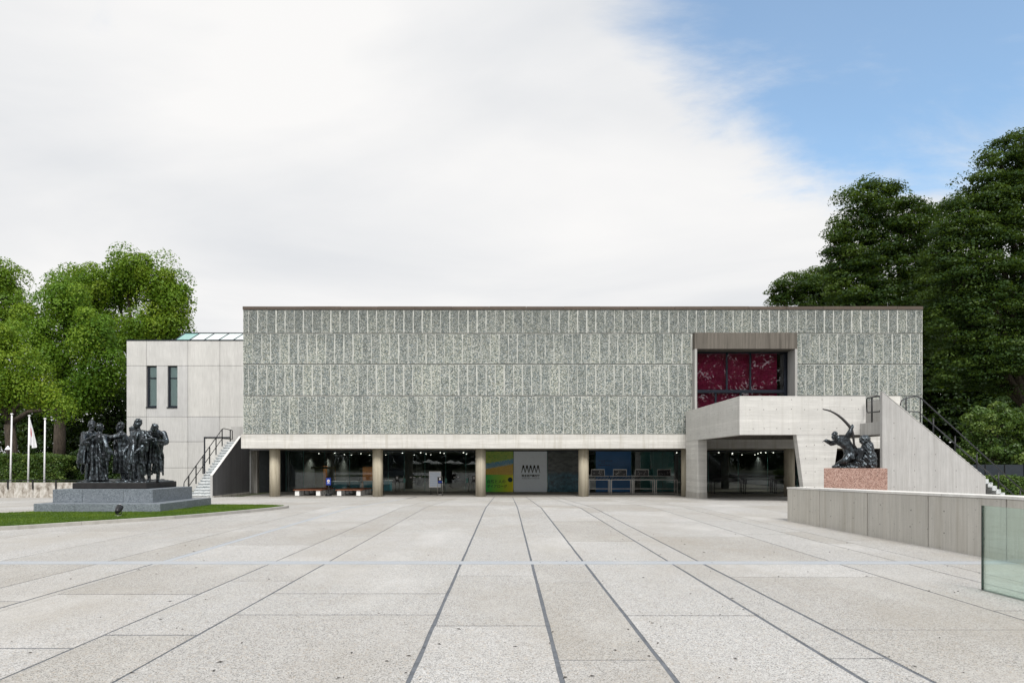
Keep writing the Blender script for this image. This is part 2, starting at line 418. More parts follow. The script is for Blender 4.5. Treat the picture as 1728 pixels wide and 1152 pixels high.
def mk_glass(name, tint, refl=1.0, base=0.05):
    g = N(name); t = g.t.nodes
    tr = g.n('ShaderNodeBsdfTransparent'); tr.inputs[0].default_value = (*tint, 1)
    gl = g.n('ShaderNodeBsdfGlossy'); gl.inputs['Roughness'].default_value = 0.0; gl.inputs[0].default_value = (0.95, 0.98, 1.0, 1)
    fr = g.n('ShaderNodeFresnel'); fr.inputs[0].default_value = 1.52
    mx = g.n('ShaderNodeMixShader')
    g.L.new(g.math('ADD', g.math('MULTIPLY', fr.outputs[0], refl), base), mx.inputs[0])
    g.L.new(tr.outputs[0], mx.inputs[1]); g.L.new(gl.outputs[0], mx.inputs[2]); g.L.new(mx.outputs[0], g.out.inputs[0])
    t.remove(g.p); return g.m
mk_glass('glass_shop', (0.88, 0.935, 0.93), 1.0, 0.0)
mk_glass('glass_window', (0.93, 0.93, 0.94), 1.0, 0.02)
mk_glass('glass_wing', (0.88, 0.94, 0.93), 1.0, 0.0)
mk_glass('glass_balustrade', (0.87, 0.945, 0.90), 0.4, 0.0)
mk_glass('glass_edge', (0.05, 0.16, 0.12), 1.0, 0.02)
plain('glass_roof', (0.62, 0.70, 0.69), 0.15, spec=.6, var=.06)
plain('glass_roof_green', (0.22, 0.42, 0.39), 0.15, spec=.6, var=.06)
def mk_emit(name, col, s):
    g = N(name); g.set(g.p.inputs['Emission Color'], col); g.p.inputs['Emission Strength'].default_value = s
    return g.done(col, 0.5)
mk_emit('lamp_lit', (1.0, 0.92, 0.80), 6.0)
mk_emit('lamp_amber', (1.0, 0.55, 0.10), 1.6)
def mk_leaf(name, stops, trans=0.35, spec=0.3):
    g = N(name)
    a = g.n('ShaderNodeAttribute'); a.attribute_name = 'tint'
    c = g.ramp(a.outputs['Fac'], stops)
    g.done(c, 0.55, 0, spec)
    tl = g.n('ShaderNodeBsdfTranslucent'); g.set(tl.inputs[0], g.mix(0.5, c, (0.20, 0.30, 0.02)))
    mx = g.n('ShaderNodeMixShader'); mx.inputs[0].default_value = trans
    g.L.new(g.p.outputs[0], mx.inputs[1]); g.L.new(tl.outputs[0], mx.inputs[2]); g.L.new(mx.outputs[0], g.out.inputs[0])
    return g.m
mk_leaf('leaf_camphor', [(0, (0.050, 0.120, 0.010)), (0.5, (0.125, 0.235, 0.016)), (1, (0.27, 0.355, 0.026))])
mk_leaf('leaf_camphor_cool', [(0, (0.036, 0.108, 0.012)), (0.5, (0.108, 0.222, 0.017)), (1, (0.225, 0.335, 0.025))])
mk_leaf('leaf_dark', [(0, (0.010, 0.024, 0.007)), (0.5, (0.020, 0.046, 0.010)), (1, (0.046, 0.085, 0.015))], 0.25)
mk_leaf('leaf_zelkova', [(0, (0.014, 0.036, 0.009)), (0.5, (0.028, 0.066, 0.012)), (1, (0.080, 0.130, 0.020))], 0.3)
mk_leaf('leaf_shrub', [(0, (0.028, 0.070, 0.010)), (0.5, (0.060, 0.120, 0.015)), (1, (0.13, 0.19, 0.03))], 0.25, 0.5)
mk_leaf('grass_blade', [(0, (0.045, 0.095, 0.008)), (0.5, (0.080, 0.150, 0.010)), (1, (0.135, 0.205, 0.018))], 0.25)
plain('lawn_soil', (0.05, 0.095, 0.010), 0.95, var=0.3, scale=14)
def mk_bark():
    g = N('bark'); nz = g.noise(g.pos((6,6,1.2)), 2.2, 6, 0.7)
    c = g.ramp(nz, [(0.35, (0.022, 0.017, 0.013)), (0.7, (0.10, 0.08, 0.06))]); g.bump(nz, 0.8, 0.05); return g.done(c, 0.95)
mk_bark()

# ---------------------------------------------------------------- ground and plaza
FAR = 900.0
def ground_sheet():
    ys = [-600, KINK, FACADE, FAR]
    b = MB(); v = []; xs = [-700, 700]
    for y in ys:
        for x in xs: v.append((x, y, gz(y) - 0.06))
    b.add(v, [(0,1,3,2),(2,3,5,4),(4,5,7,6)])
    tag(b.build('ground', M['ground_earth']), kind='structure')
ground_sheet()

plaza = thing('plaza', (0, 0, 0), kind='structure')
# bed of the plaza seen in the joints
def bed():
    b = MB(); v = []
    for y in (-14, KINK, FACADE, FACADE + 0.6):
        for x in (-46, 34): v.append((x, y, gz(y) - 0.004))
    b.add(v, [(0,1,3,2),(2,3,5,4),(4,5,7,6)])
    b.build('joint_bed', M['joint_dark'], plaza)
bed()
SK = -0.0091          # the joints run half a degree off the facade's normal
erng = random.Random(99)
def slab(x0, x1, y0, y1, g0, g1, mat='paving_aggregate', gy=0.006, name='paving_slab', dz=0.0):
    """x0,x1: joint lines at y = 0; g: half joint widths"""
    ys = [y0+gy] + [k for k in (KINK, FACADE) if y0+gy+0.02 < k < y1-gy-0.02] + [y1-gy]
    if y0 < 16 and mat == 'paving_aggregate' and abs(x0+x1) < 16:
        q = y0+gy+.5
        while q < min(y1-gy-.2, 16): ys.append(q); q += erng.uniform(.3, .9)
        ys = sorted(ys)
    v = []; f = []
    for y in ys:
        jj = .2 if mat == 'paving_aggregate' else 0
        a, c = x0+g0*(1+erng.uniform(-jj, jj))+SK*y, x1-g1*(1+erng.uniform(-jj, jj))+SK*y
        z = gz(y)+dz
        v += [(a,y,z),(c,y,z),(a,y,z-0.017),(c,y,z-0.017)]
    for i in range(len(ys)-1):
        k = 4*i
        f += [(k,k+1,k+5,k+4),(k+2,k+6,k+7,k+3),(k,k+4,k+6,k+2),(k+1,k+3,k+7,k+5)]
    f += [(0,2,3,1),(4*len(ys)-4,4*len(ys)-3,4*len(ys)-1,4*len(ys)-2)]
    b = MB(); b.add(v, f)
    return b.build(name, M[mat], plaza, origin=((x0+x1)/2, (y0+y1)/2, gz((y0+y1)/2)))
def yp(py): return F*EYE/(py-HY)
#            x at y=0, half width
lines = [(-44.0,.004),(-41.7,.008),(-38,.006),(-34.5,.006),(-31,.008),(-27.5,.006),(-24.5,.008),(-21.5,.006),(-18.2,.008),(-15.6,.006),(-13.2,.008),(-10.6,.006),(-8.2,.008),(-6.45,.010),
         (-5.58,.006),(-5.44,.006),(-3.73,.012),(-2.86,.013),(-0.71,.020),(0.414,.020),(1.25,.020),(2.63,.019),(3.12,.019),(5.26,.013),(6.34,.011),(6.89,.009),(8.9,.006),(11.2,.006),(14.5,.006),(18,.006),(22,.006),(26.3,.006),(31,.006)]
known = {-0.71:[971,1055], 0.414:[982.8,1113], 1.25:[1038,913], -2.86:[1001,1036.6,896], 2.63:[1110.5], 3.12:[973,1062,905], -3.73:[979.6,1070.6], -5.44:[1093,1002], -6.45:[1014], 5.26:[1030]}
BAND0, BAND1 = yp(951.3), yp(946.2)
prng = random.Random(3)
for i in range(len(lines)-1):
    (xa, ga), (xb, gb) = lines[i], lines[i+1]
    if xa == -5.58:                       # the pale band that runs towards the entrance
        slab(xa, xb, BAND1, 38.0, .002, .002, 'paving_band', name='pale_band', dz=0.0)
        slab(xa, xb, -13, BAND0, .03, .002); continue
    js = sorted(yp(p) for p in known.get(xa, []))
    near = [y for y in js if y < BAND0]
    if xa < -9 or xa > 7: near = near or [prng.uniform(3, 9)]
    far_ = [y for y in js if y > BAND1]
    y = max(far_ + [BAND1]) + prng.uniform(2.0, 5.0)
    while y < FACADE - 2:
        far_.append(y); y += prng.choice((2.26, 3.39, 4.1, 5.3))
    seq = [-13, prng.uniform(-8, -3)] + near + [BAND0]
    for a, c in zip(seq, seq[1:]): slab(xa, xb, a, c, ga, gb, gy=prng.choice((.010,.015,.019)))
    seq = [BAND1] + far_ + [FACADE + 0.42]
    for a, c in zip(seq, seq[1:]): slab(xa, xb, a, c, ga*0.9, gb*0.9, gy=prng.choice((.006,.010,.016)))
for x in np.arange(-41, 31, 3.6):         # pale band across the plaza
    slab(x, x+3.6, BAND0, BAND1, .001, .001, 'paving_band', .002, 'pale_band')

def leaf_litter():
    r = random.Random(21); b = MB()
    for i in range(170):
        Y = 4.6 + 12*r.random()**1.8; X = r.uniform(-0.8, 0.8)*Y
        if X > 7.2: continue
        a = r.uniform(0, 6.28); l = r.uniform(.010, .030); w = l*r.uniform(.2, .45)
        c, s = math.cos(a), math.sin(a); z = 0.003
        b.add([(X-c*l, Y-s*l, z), (X+s*w, Y-c*w, z+.006), (X+c*l, Y+s*l, z+.002), (X-s*w, Y+c*w, z+.008)], [(0,1,2),(0,2,3)])
    o = b.build('leaf_litter', M['litter_dark'])
    tag(o, 'small dark dry leaf scraps scattered on the pale paving', 'leaf litter', kind='stuff')
leaf_litter()

# ---------------------------------------------------------------- main building
bx0, bx1 = XP(410, FACADE), XP(1557, FACADE)
BACK = FACADE + 41.0
ztop = ZP(517, FACADE); zsoff = ZP(756.4, FACADE)
museum = thing('museum_building', (4.3, FACADE, LOW), 'long concrete museum clad in rows of grey green pebble panels on round columns', 'building')
wx0, wx1 = XP(1172.5, 40.92), XP(1345.5, 40.92)            # outside of the big window frame
owx0, owx1 = wx0 + 0.0, wx1 - 0.0
wz1 = ZP(561, 40.92); FLOOR2 = 3.40
wall_y = FACADE + 0.075
# body of the upper storey round the window opening
b = MB()
b.box(bx0, wx0+.05, wall_y, BACK, zsoff+.35, ztop-.12)
b.box(wx1-.05, bx1, wall_y, BACK, zsoff+.35, ztop-.12)
b.box(wx0+.05, wx1-.05, wall_y, BACK, wz1-.05, ztop-.12)
b.box(wx0+.05, wx1-.05, 45.5, BACK, zsoff+.35, wz1-.05)
b.box(wx0+.05, wx1-.05, wall_y, 45.5, zsoff+.35, FLOOR2-.02)
b.build('upper_wall', M['concrete_dark'], museum)
# soffit slab and front edge beam
box('soffit_slab', M['soffit'], museum, bx0+.05, bx1-.05, FACADE+.12, BACK-.1, zsoff+.02, zsoff+.34)
bz0, bz1 = zsoff, ZP(732.8, FACADE)
box('edge_beam', M['concrete_beam'], museum, XP(406.8, 41.25), XP(1161, 41.25), 41.25, 41.9, bz0, bz1, .008)
box('edge_beam', M['concrete_beam'], museum, XP(1161, 41.25)+.004, bx1+.08, 41.25, 41.9, bz0, bz1, .008)
# coping stones along the roof edge
cz0 = ZP(522.6, FACADE)
x = bx0 - .02; k = 0
while x < bx1 - .05:
    w = min(2.25 if k else 1.45, bx1 + .02 - x)
    box('coping_stone', M['coping_brown'], museum, x+.006, x+w-.006, FACADE-.03, FACADE+.5, cz0+.012, ztop+rng.uniform(-.006, .006), .006, origin=(x, FACADE, cz0))
    x += w; k += 1
# pebble panels
rows = [(522.6, 562.5, 419.4), (562.5, 614.3, 426.0), (614.3, 667.5, 419.0), (667.5, 732.6, 426.0)]
PITCH = 15.43 * FACADE / F
panel_cache = {}
def panel_mesh(w, h, var):
    key = (round(w, 3), round(h, 3), var)
    if key in panel_cache: return panel_cache[key]
    r = random.Random(var*31 + int(h*100)); b = MB()
    b.box(0, w, 0, .05, 0, h, 0)
    ml, mr = r.choice((.018, .026, .032, .038)), r.choice((.016, .026, .034, .042))
    mt, mb_ = r.uniform(.01, .03), r.uniform(.005, .03)
    nn = 9                                            # ragged pebble field, a little proud of the cement margin
    lft = [(ml + r.uniform(-.014, .014), mb_ + (h-mt-mb_)*i/nn) for i in range(nn+1)]
    rgt = [(w - mr + r.uniform(-.014, .014), mb_ + (h-mt-mb_)*i/nn) for i in range(nn+1)]
    if w > .12:
        front = -.014; v = []; f = []
        for (l, z), (rr, z2) in zip(lft, rgt): v += [(l, front, z), (rr, front, z), (l-.006, .001, z), (rr+.006, .001, z)]
        for i in range(nn):
            k = 4*i
            f += [(k,k+1,k+5,k+4), (k,k+4,k+6,k+2), (k+1,k+3,k+7,k+5)]
        f += [(0,2,3,1), (4*nn, 4*nn+1, 4*nn+3, 4*nn+2)]
        b.add(v, f, 1)
    me = b.mesh([M['panel_cement'], M['pebble_face']]); panel_cache[key] = me; return me
pr = random.Random(11)
for ri, (y0, y1, j0) in enumerate(rows):
    z1, z0 = ZP(y0, FACADE) - .022, ZP(y1, FACADE) + .022
    if ri == 0: z1 = cz0 - .01
    xs = [bx0]; x = XP(j0, FACADE)
    while x < bx1 - .08: xs.append(x); x += PITCH
    xs.append(bx1)
    for a, c in zip(xs, xs[1:]):
        segs = [(a, c)]
        if ri > 0:
            segs = []
            if a < wx0: segs.append((a, min(c, wx0 - .01)))
            if c > wx1: segs.append((max(a, wx1 + .01), c))
        for p, q in segs:
            if q - p < .06: continue
            o = link('facade_panel', panel_mesh(q-p-.005, z1-z0, pr.randrange(7)), museum, (p+.0025, FACADE+.016+pr.uniform(-.003,.003), z0))
# columns
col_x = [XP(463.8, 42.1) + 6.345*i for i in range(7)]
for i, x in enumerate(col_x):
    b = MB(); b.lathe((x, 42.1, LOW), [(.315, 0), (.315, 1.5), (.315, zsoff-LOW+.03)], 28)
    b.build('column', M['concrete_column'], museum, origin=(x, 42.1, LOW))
# floor of the open ground storey and of the hall
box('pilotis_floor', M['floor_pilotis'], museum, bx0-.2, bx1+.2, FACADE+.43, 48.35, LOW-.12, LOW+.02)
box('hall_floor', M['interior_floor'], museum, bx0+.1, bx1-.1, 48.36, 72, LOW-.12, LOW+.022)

# big window box
def big_window():
    yf, yg = 40.92, 42.05
    t = .14
    w = thing('window_box', (wx0, yf, FLOOR2)); w.parent = museum; w.location = Vector((wx0, yf, FLOOR2)) - ORIG[museum]
    lz = ZP(588.5, yf)
    tl = b = MB(); b.box(wx0, wx1, yf, 42.3, lz, wz1)
    b.build('window_lintel', M['concrete_frame'], w, bevel=.006)
    box('window_jamb', M['concrete_reveal'], w, wx0, wx0+t, yf+.002, 42.3, FLOOR2, lz-.002, .006)
    box('window_jamb', M['concrete_reveal'], w, wx1-t, wx1, yf+.002, 42.3, FLOOR2, lz-.002, .006)
    ix0, ix1 = wx0+t, wx1-t
    fw = .075
    def bar(x0, x1, z0, z1, d=.05): box('window_frame', M['frame_navy'], w, x0, x1, yg-d, yg+.06, z0, z1)
    bar(ix0, ix1, lz-fw-.01, lz-.01, .08)
    bar(ix1-.22, ix1-.10, FLOOR2, lz-fw-.012, .06); bar(ix1-.06, ix1-.002, FLOOR2, lz-fw-.012, .03)
    bar(ix0+.004, ix0+.05, FLOOR2, lz-fw-.012)
    tz1, tz0 = ZP(657.6, yg), ZP(662.8, yg)
    bar(ix0+.052, ix1-.222, tz0, tz1, .10)
    m1, m2, m3 = XP(1226.4, yg), XP(1266, yg), XP(1207.6, yg)
    for m in (m1, m2): bar(m-.05, m+.05, tz1+.002, lz-fw-.014)
    for m in (m3, XP(1250, yg)): bar(m-.05, m+.05, FLOOR2, tz0-.002)
    edges = [ix0+.052, m1, m2, ix1-.222]
    for a, c in zip(edges, edges[1:]):
        box('pane', M['glass_window'], w, a+.001, c-.001, yg+.012, yg+.02, tz1, lz-fw)
    edges = [ix0+.052, m3, XP(1250, yg), ix1-.222]
    for a, c in zip(edges, edges[1:]):
        box('pane', M['glass_window'], w, a+.001, c-.001, yg+.014, yg+.022, FLOOR2, tz0)
    # maroon slatted blind behind the glass
    b = MB(); z = FLOOR2 + .02; bx_1 = XP(1313.5, yg)
    while z < lz - .03:
        b.add([(ix0+.03, yg+.20, z), (bx_1, yg+.20, z), (bx_1, yg+.29, z+.125), (ix0+.03, yg+.29, z+.125)], [(0,1,2,3)]); z += .12
    o = b.build('slatted_blind', M['blind_maroon'], w); o['kind'] = 'stuff'; o['label'] = 'maroon horizontal slatted blind behind the large window'
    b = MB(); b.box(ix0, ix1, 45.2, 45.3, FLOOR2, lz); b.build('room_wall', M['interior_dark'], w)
big_window()

# glazed ground floor: glass wall one bay back
GY = 48.45
gx0 = XP(482.6, GY)
GXR = 22.6
pane_edges = [gx0]
for px in (512, 548, 590, 632, 655, 682, 717, 752, 786, 820, 866.5, 923.5, 976, 1004, 1066, 1103, 1146): pane_edges.append(XP(px, GY))
while pane_edges[-1] < GXR - 2.4: pane_edges.append(pane_edges[-1] + 2.1)
pane_edges.append(GXR)
gtop = zsoff + .02
for a, c in zip(pane_edges, pane_edges[1:]):
    box('glass_pane', M['glass_shop'], museum, a+.006, c-.006, GY, GY+.012, LOW+.05, gtop-.08)
for a in pane_edges:
    box('glass_fin', M['glass_green_edge'], museum, a-.012, a+.012, GY+.016, GY+.05, LOW+.05, gtop-.08)
box('glazing_head', M['frame_navy'], museum, gx0-.03, GXR+.03, GY-.03, GY+.08, gtop-.078, gtop-.004)
box('glazing_sill', M['black_metal'], museum, gx0-.03, GXR+.03, GY-.02, GY+.07, LOW+.021, LOW+.049)
# hall behind it
for a, c in ((gx0-.12, gx0-.02),):
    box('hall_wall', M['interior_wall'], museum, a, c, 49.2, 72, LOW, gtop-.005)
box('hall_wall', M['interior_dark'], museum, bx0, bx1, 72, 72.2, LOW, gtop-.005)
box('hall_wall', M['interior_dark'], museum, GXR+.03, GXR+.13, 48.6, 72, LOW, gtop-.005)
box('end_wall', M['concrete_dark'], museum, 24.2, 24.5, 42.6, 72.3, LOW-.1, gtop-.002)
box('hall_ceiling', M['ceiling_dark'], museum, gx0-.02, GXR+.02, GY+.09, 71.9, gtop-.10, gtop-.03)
for x, Y in ((col_x[0]+.1, 54.8), (col_x[1], 54.8), (col_x[3], 54.8), (col_x[5], 54.8), (col_x[1], 61.1), (col_x[4], 61.1)):
    MB().lathe((x, Y, LOW+.022), [(.30, 0), (.30, gtop-.102-LOW-.022)], 18).build('hall_column', M['interior_wall'], museum)
box('olive_partition', M['olive_wall'], museum, XP(531, 53), XP(545, 53), 53, 53.15, LOW+.022, ZP(791, 53))
box('olive_partition', M['olive_wall'], museum, XP(525, 52.9), XP(565, 52.9), 52.85, 53.2, ZP(791, 53)+.002, ZP(787, 53))
box('orange_wall', M['wood_orange'], museum, XP(546, 55), XP(566, 55), 55, 55.1, LOW+.022, ZP(786, 55))
box('orange_wall', M['wood_orange'], museum, XP(612, 56), XP(640, 56), 56, 56.1, LOW+.022, ZP(787, 56))

# downlights under the hall ceiling
lamp_px = [(488,765),(538,765),(565,764),(571,767.5),(581,766.5),(593,767.5),(609,765),(624,767.5),(651,767.5),(679,764),(699,767.5),(710,763.5),(719,765.5),(727,767),(743,762.5),(749.5,764.5),(782,763.5),(787,765.5),(1142,763),
           (1213,762.5),(1236,764),(1235.5,766),(1252,769),(1274,767.5),(1279,765),(1284,762),(1292,759.5),(1305,763),(1290,772),(1336,761)]
lamp0 = None
for i, (px, py) in enumerate(lamp_px):
    zc = gtop - .10
    if px > 1180: py = min(py, 767)
    Y = (zc - .06 - EYE) * F / (HY - py)
    Y = min(max(Y, GY + .8), 70)
    X = XP(px, Y)
    if lamp0 is None:
        lamp0 = thing('ceiling_downlight', (X, Y, zc), 'small lit downlight under the dark ceiling behind the ground floor glass', 'downlight', 'downlights in the museum hall')
        MB().lathe((X, Y, zc-.05), [(.09, 0), (.09, .045), (.06, .048)], 12).build('housing', M['black_metal'], lamp0)
        MB().lathe((X, Y, zc-.068), [(.036, 0), (.038, .012), (.032, .017)], 12).build('lamp_lens', M['lamp_lit'], lamp0)
        ld = bpy.data.lights.new('lamp_light', 'SPOT'); ld.energy = 60; ld.color = (1.0, .90, .76); ld.spot_size = R(130); ld.spot_blend = .6; ld.shadow_soft_size = .04
        lo_ = bpy.data.objects.new('lamp_light', ld); COL.objects.link(lo_); lo_.parent = lamp0; lo_.location = (0, 0, -.09)
    else:
        c = copy_tree(lamp0); c.location = (X, Y, zc)

# furniture of the hall
def counter(label, px0, px1, py0, Y, mat, depth=.8):
    x0, x1 = XP(px0, Y), XP(px1, Y); z1 = ZP(py0, Y)
    t = thing('reception_counter', ((x0+x1)/2, Y, LOW+.022), label, 'counter')
    box('front_panel', M[mat], t, x0, x1, Y, Y+.04, LOW+.08, z1-.05)
    box('carcass', M[mat], t, x0+.02, x1-.02, Y+.042, Y+depth, LOW+.022, z1-.052)
    box('worktop', M['counter_pale'], t, x0-.05, x1+.05, Y-.05, Y+depth+.03, z1-.05, z1, .01)
counter('pale teal counter behind glass to the right of the blue sign stand', 561, 585, 811.5, 50.4, 'counter_teal')
counter('teal counter with pale top in the middle of the left glass bay', 591, 605, 811, 50.8, 'counter_teal')
counter('teal counter partly behind the second column from the left', 613, 640, 811, 50.3, 'counter_teal')
counter('tall teal counter just right of the second column', 648, 658.5, 810, 50.0, 'counter_teal')

# benches of the forecourt
def bench(label, px0, px1):
    Y0 = 42.85; x0, x1 = XP(px0, Y0), XP(px1, Y0); L_ = 3.3
    t = thing('bench', ((x0+x1)/2, Y0, LOW+.02), label, 'bench', 'low benches in front of the glass')
    for k in range(6):
        a = x0 + (x1-x0)*k/6; c = x0 + (x1-x0)*(k+1)/6
        box('seat_plank', M['bench_wood'], t, a+.006, c-.006, Y0-.06, Y0+L_+.06, LOW+.345, LOW+.40, .006)
    for s in (0, 1):
        for k in range(4):
            xx = x0+.10 if s == 0 else x1-.36
            yy = Y0 + k*(L_-.26)/3
            box('leg', M['white_block'], t, xx, xx+.26, yy, yy+.26, LOW+.02, LOW+.344, .006)
bench('low wooden bench on white blocks nearest the first column', 495, 543)
bench('low wooden bench on white blocks right of the blue sign stand', 566, 611)

def sign_stand():
    Y = 42.6; X = XP(554.3, Y); z0 = LOW+.02
    t = thing('sign_stand', (X, Y, z0), 'blue notice with white and orange disc on a dark stand by the benches', 'sign')
    MB().lathe((X, Y, z0), [(.20, 0), (.20, .10), (.17, .12)], 18).build('base', M['black_metal'], t)
    MB().tube([(X, Y+.03, z0+.1), (X, Y+.03, z0+.8)], .022).build('post', M['black_metal'], t)
    s = box('sign_board', M['blue_sign'], t, X-.15, X+.15, Y-.012, Y+.012, ZP(818, Y), ZP(806, Y), .004)
    c = (X, Y-.017, ZP(811, Y))
    def disc(r, yy, mat, nm):
        n = 24; v = [(c[0]+r*math.cos(2*math.pi*k/n), yy, c[2]+r*math.sin(2*math.pi*k/n)) for k in range(n)]
        v2 = [(a, yy+.004, d) for a, _, d in v]
        MB().add(v+v2, [tuple(range(n)), tuple(range(2*n-1, n-1, -1))] + [(k, n+k, n+(k+1)%n, (k+1)%n) for k in range(n)]).build(nm, M[mat], s)
    disc(.085, Y-.017, 'white_paint', 'disc'); disc(.035, Y-.022, 'wood_orange', 'disc_centre')
    box('text_bar', M['white_paint'], s, X-.08, X+.08, Y-.016, Y-.0125, ZP(815.2, Y), ZP(814.5, Y))
sign_stand()

def notice_board():
    Y = 44.4; x0, x1 = XP(724, Y), XP(744, Y); z0, z1 = ZP(822, Y), ZP(795, Y)
    t = thing('notice_board', ((x0+x1)/2, Y, LOW+.02), 'white framed information board standing before the entrance doors', 'notice board')
    box('board', M['poster_notice'], t, x0+.05, x1-.05, Y, Y+.02, z0+.05, z1-.05)
    for a, c, d, e in ((x0, x1, z1-.048, z1), (x0, x1, z0, z0+.048), (x0, x0+.048, z0+.05, z1-.05), (x1-.048, x1, z0+.05, z1-.05)):
        box('frame', M['white_paint'], t, a, c, Y-.015, Y+.03, d, e)
    for xx in (x0+.12, x1-.12):
        box('leg', M['black_metal'], t, xx-.02, xx+.02, Y, Y+.025, LOW+.05, z0-.001)
        box('foot', M['black_metal'], t, xx-.03, xx+.03, Y-.25, Y+.28, LOW+.02, LOW+.049)
def mk_notice():
    g = N('poster_notice'); v = g.sep(g.pos())
    w = g.n('ShaderNodeTexWave'); w.wave_type = 'BANDS'; w.bands_direction = 'Z'; w.inputs['Scale'].default_value = 2.3; w.inputs['Distortion'].default_value = 0.6
    g.L.new(g.pos(), w.inputs[0])
    return g.done(g.ramp(w.outputs['Fac'], [(0.3, (0.55, 0.64, 0.78)), (0.6, (0.68, 0.74, 0.84))]), 0.5)
mk_notice()
notice_board()
def small_stand():
    Y = 43.3; X = XP(742.5, Y); z0 = LOW+.02
    t = thing('sign_stand', (X, Y, z0), 'narrow steel stand with small black and white sign before the notice board', 'sign')
    for s in (-1, 1):
        MB().tube([(X+s*.155, Y, z0+.02), (X+s*.155, Y, ZP(804, Y))], .016).build('post', M['steel'], t)
        box('foot', M['black_metal'], t, X+s*.155-.03, X+s*.155+.03, Y-.2, Y+.2, z0, z0+.02)
    MB().tube([(X-.155, Y, ZP(804, Y)), (X+.155, Y, ZP(804, Y))], .016).build('top_bar', M['steel'], t)
    MB().tube([(X-.155, Y, z0+.06), (X+.155, Y, z0+.06)], .014).build('bottom_bar', M['steel'], t)
    p = box('sign_board', M['screen_black'], t, X-.135, X+.135, Y-.01, Y+.01, ZP(815.5, Y), ZP(804.8, Y))
    box('pictogram', M['white_paint'], p, X-.06, X+.06, Y-.015, Y-.011, ZP(809.4, Y), ZP(805.8, Y))
    box('text_panel', M['blue_sign'], p, X-.12, X+.12, Y-.015, Y-.011, ZP(814.5, Y), ZP(811, Y))
small_stand()

# entrance doors: handle plates, stickers and a chain
def door_fittings():
    Y = GY - .06
    for i, (px, h0, h1) in enumerate(((667, 812, 832), (673.5, 812, 832), (681, 802, 833), (750, 803, 833), (791, 803, 832), (796.5, 813, 832))):
        X = XP(px, Y)
        MB().tube([(X, Y-.02, ZP(h1, Y)), (X, Y-.02, ZP(h0, Y))], .022).build('door_bar', M['steel'], museum)
    for px in (682.5, 752.5, 788.5):
        X = XP(px, Y); box('door_plate', M['door_green'], museum, X-.07, X+.07, Y-.05, Y-.03, ZP(814, Y), ZP(806.5, Y), .004)
    for px in (693, 699, 708.5, 767, 772.8):
        X = XP(px, Y); box('door_sticker', M['white_paint'], museum, X-.075, X+.075, GY-.008, GY-.004, ZP(805.8, Y), ZP(804.2, Y))
    for px in (670, 799.5):
        X = XP(px, Y)
        s = box('door_notice', M['screen_black'], museum, X-.13, X+.13, GY-.012, GY-.004, ZP(813, Y), ZP(802, Y))
        box('pictogram', M['white_paint'], s, X-.07, X+.07, GY-.018, GY-.013, ZP(808, Y), ZP(804, Y))
    c = thing('barrier_chain', (XP(768.5, Y), Y, LOW+.02), 'pale chain hanging in a curve across the right hand glass door', 'chain')
    pts = []
    for k in range(17):
        u = -1 + k/8; px = 768.5 + 12.8*u; py = 824.3 - 7.2*u*u
        pts.append((XP(px, Y-.1), Y-.1, ZP(py, Y-.1)))
    MB().tube(pts, .018, 6).build('chain_loop', M['steel'], c)
    for p in (pts[0], pts[-1]):
        MB().tube([p, (p[0], GY-.002, p[2])], .015, 6).build('hook', M['steel'], c)
door_fittings()

# posters behind the glass of the third bay
def text_mesh(name, s, size, x, y, z, mat, parent, width=None, bold=0.0, align='CENTER'):
    cu = bpy.data.curves.new('text', 'FONT'); cu.body = s; cu.size = size; cu.align_x = align; cu.extrude = 0.001; cu.offset = bold
    cu.resolution_u = 3
    to = bpy.data.objects.new('text', cu); COL.objects.link(to)
    bpy.context.view_layer.update()
    me = bpy.data.meshes.new_from_object(to.evaluated_get(bpy.context.evaluated_depsgraph_get()))
    bpy.data.objects.remove(to); bpy.data.curves.remove(cu)
    n = len(me.vertices); a = np.zeros(n*3, np.float32); me.vertices.foreach_get('co', a); a = a.reshape(-1, 3)
    sc = 1.0
    if width and n: sc = width / max(1e-6, a[:,0].max()-a[:,0].min())
    out = np.stack([a[:,0]*sc + x, y - a[:,2], a[:,1]*(sc if width else 1.0) + z], 1)
    po = ORIG.get(parent, Vector((0,0,0))); out -= np.array(po)
    me.vertices.foreach_set('co', out.astype(np.float32).ravel()); me.materials.clear(); me.materials.append(M[mat]); me.update()
    return link(name, me, parent, po)
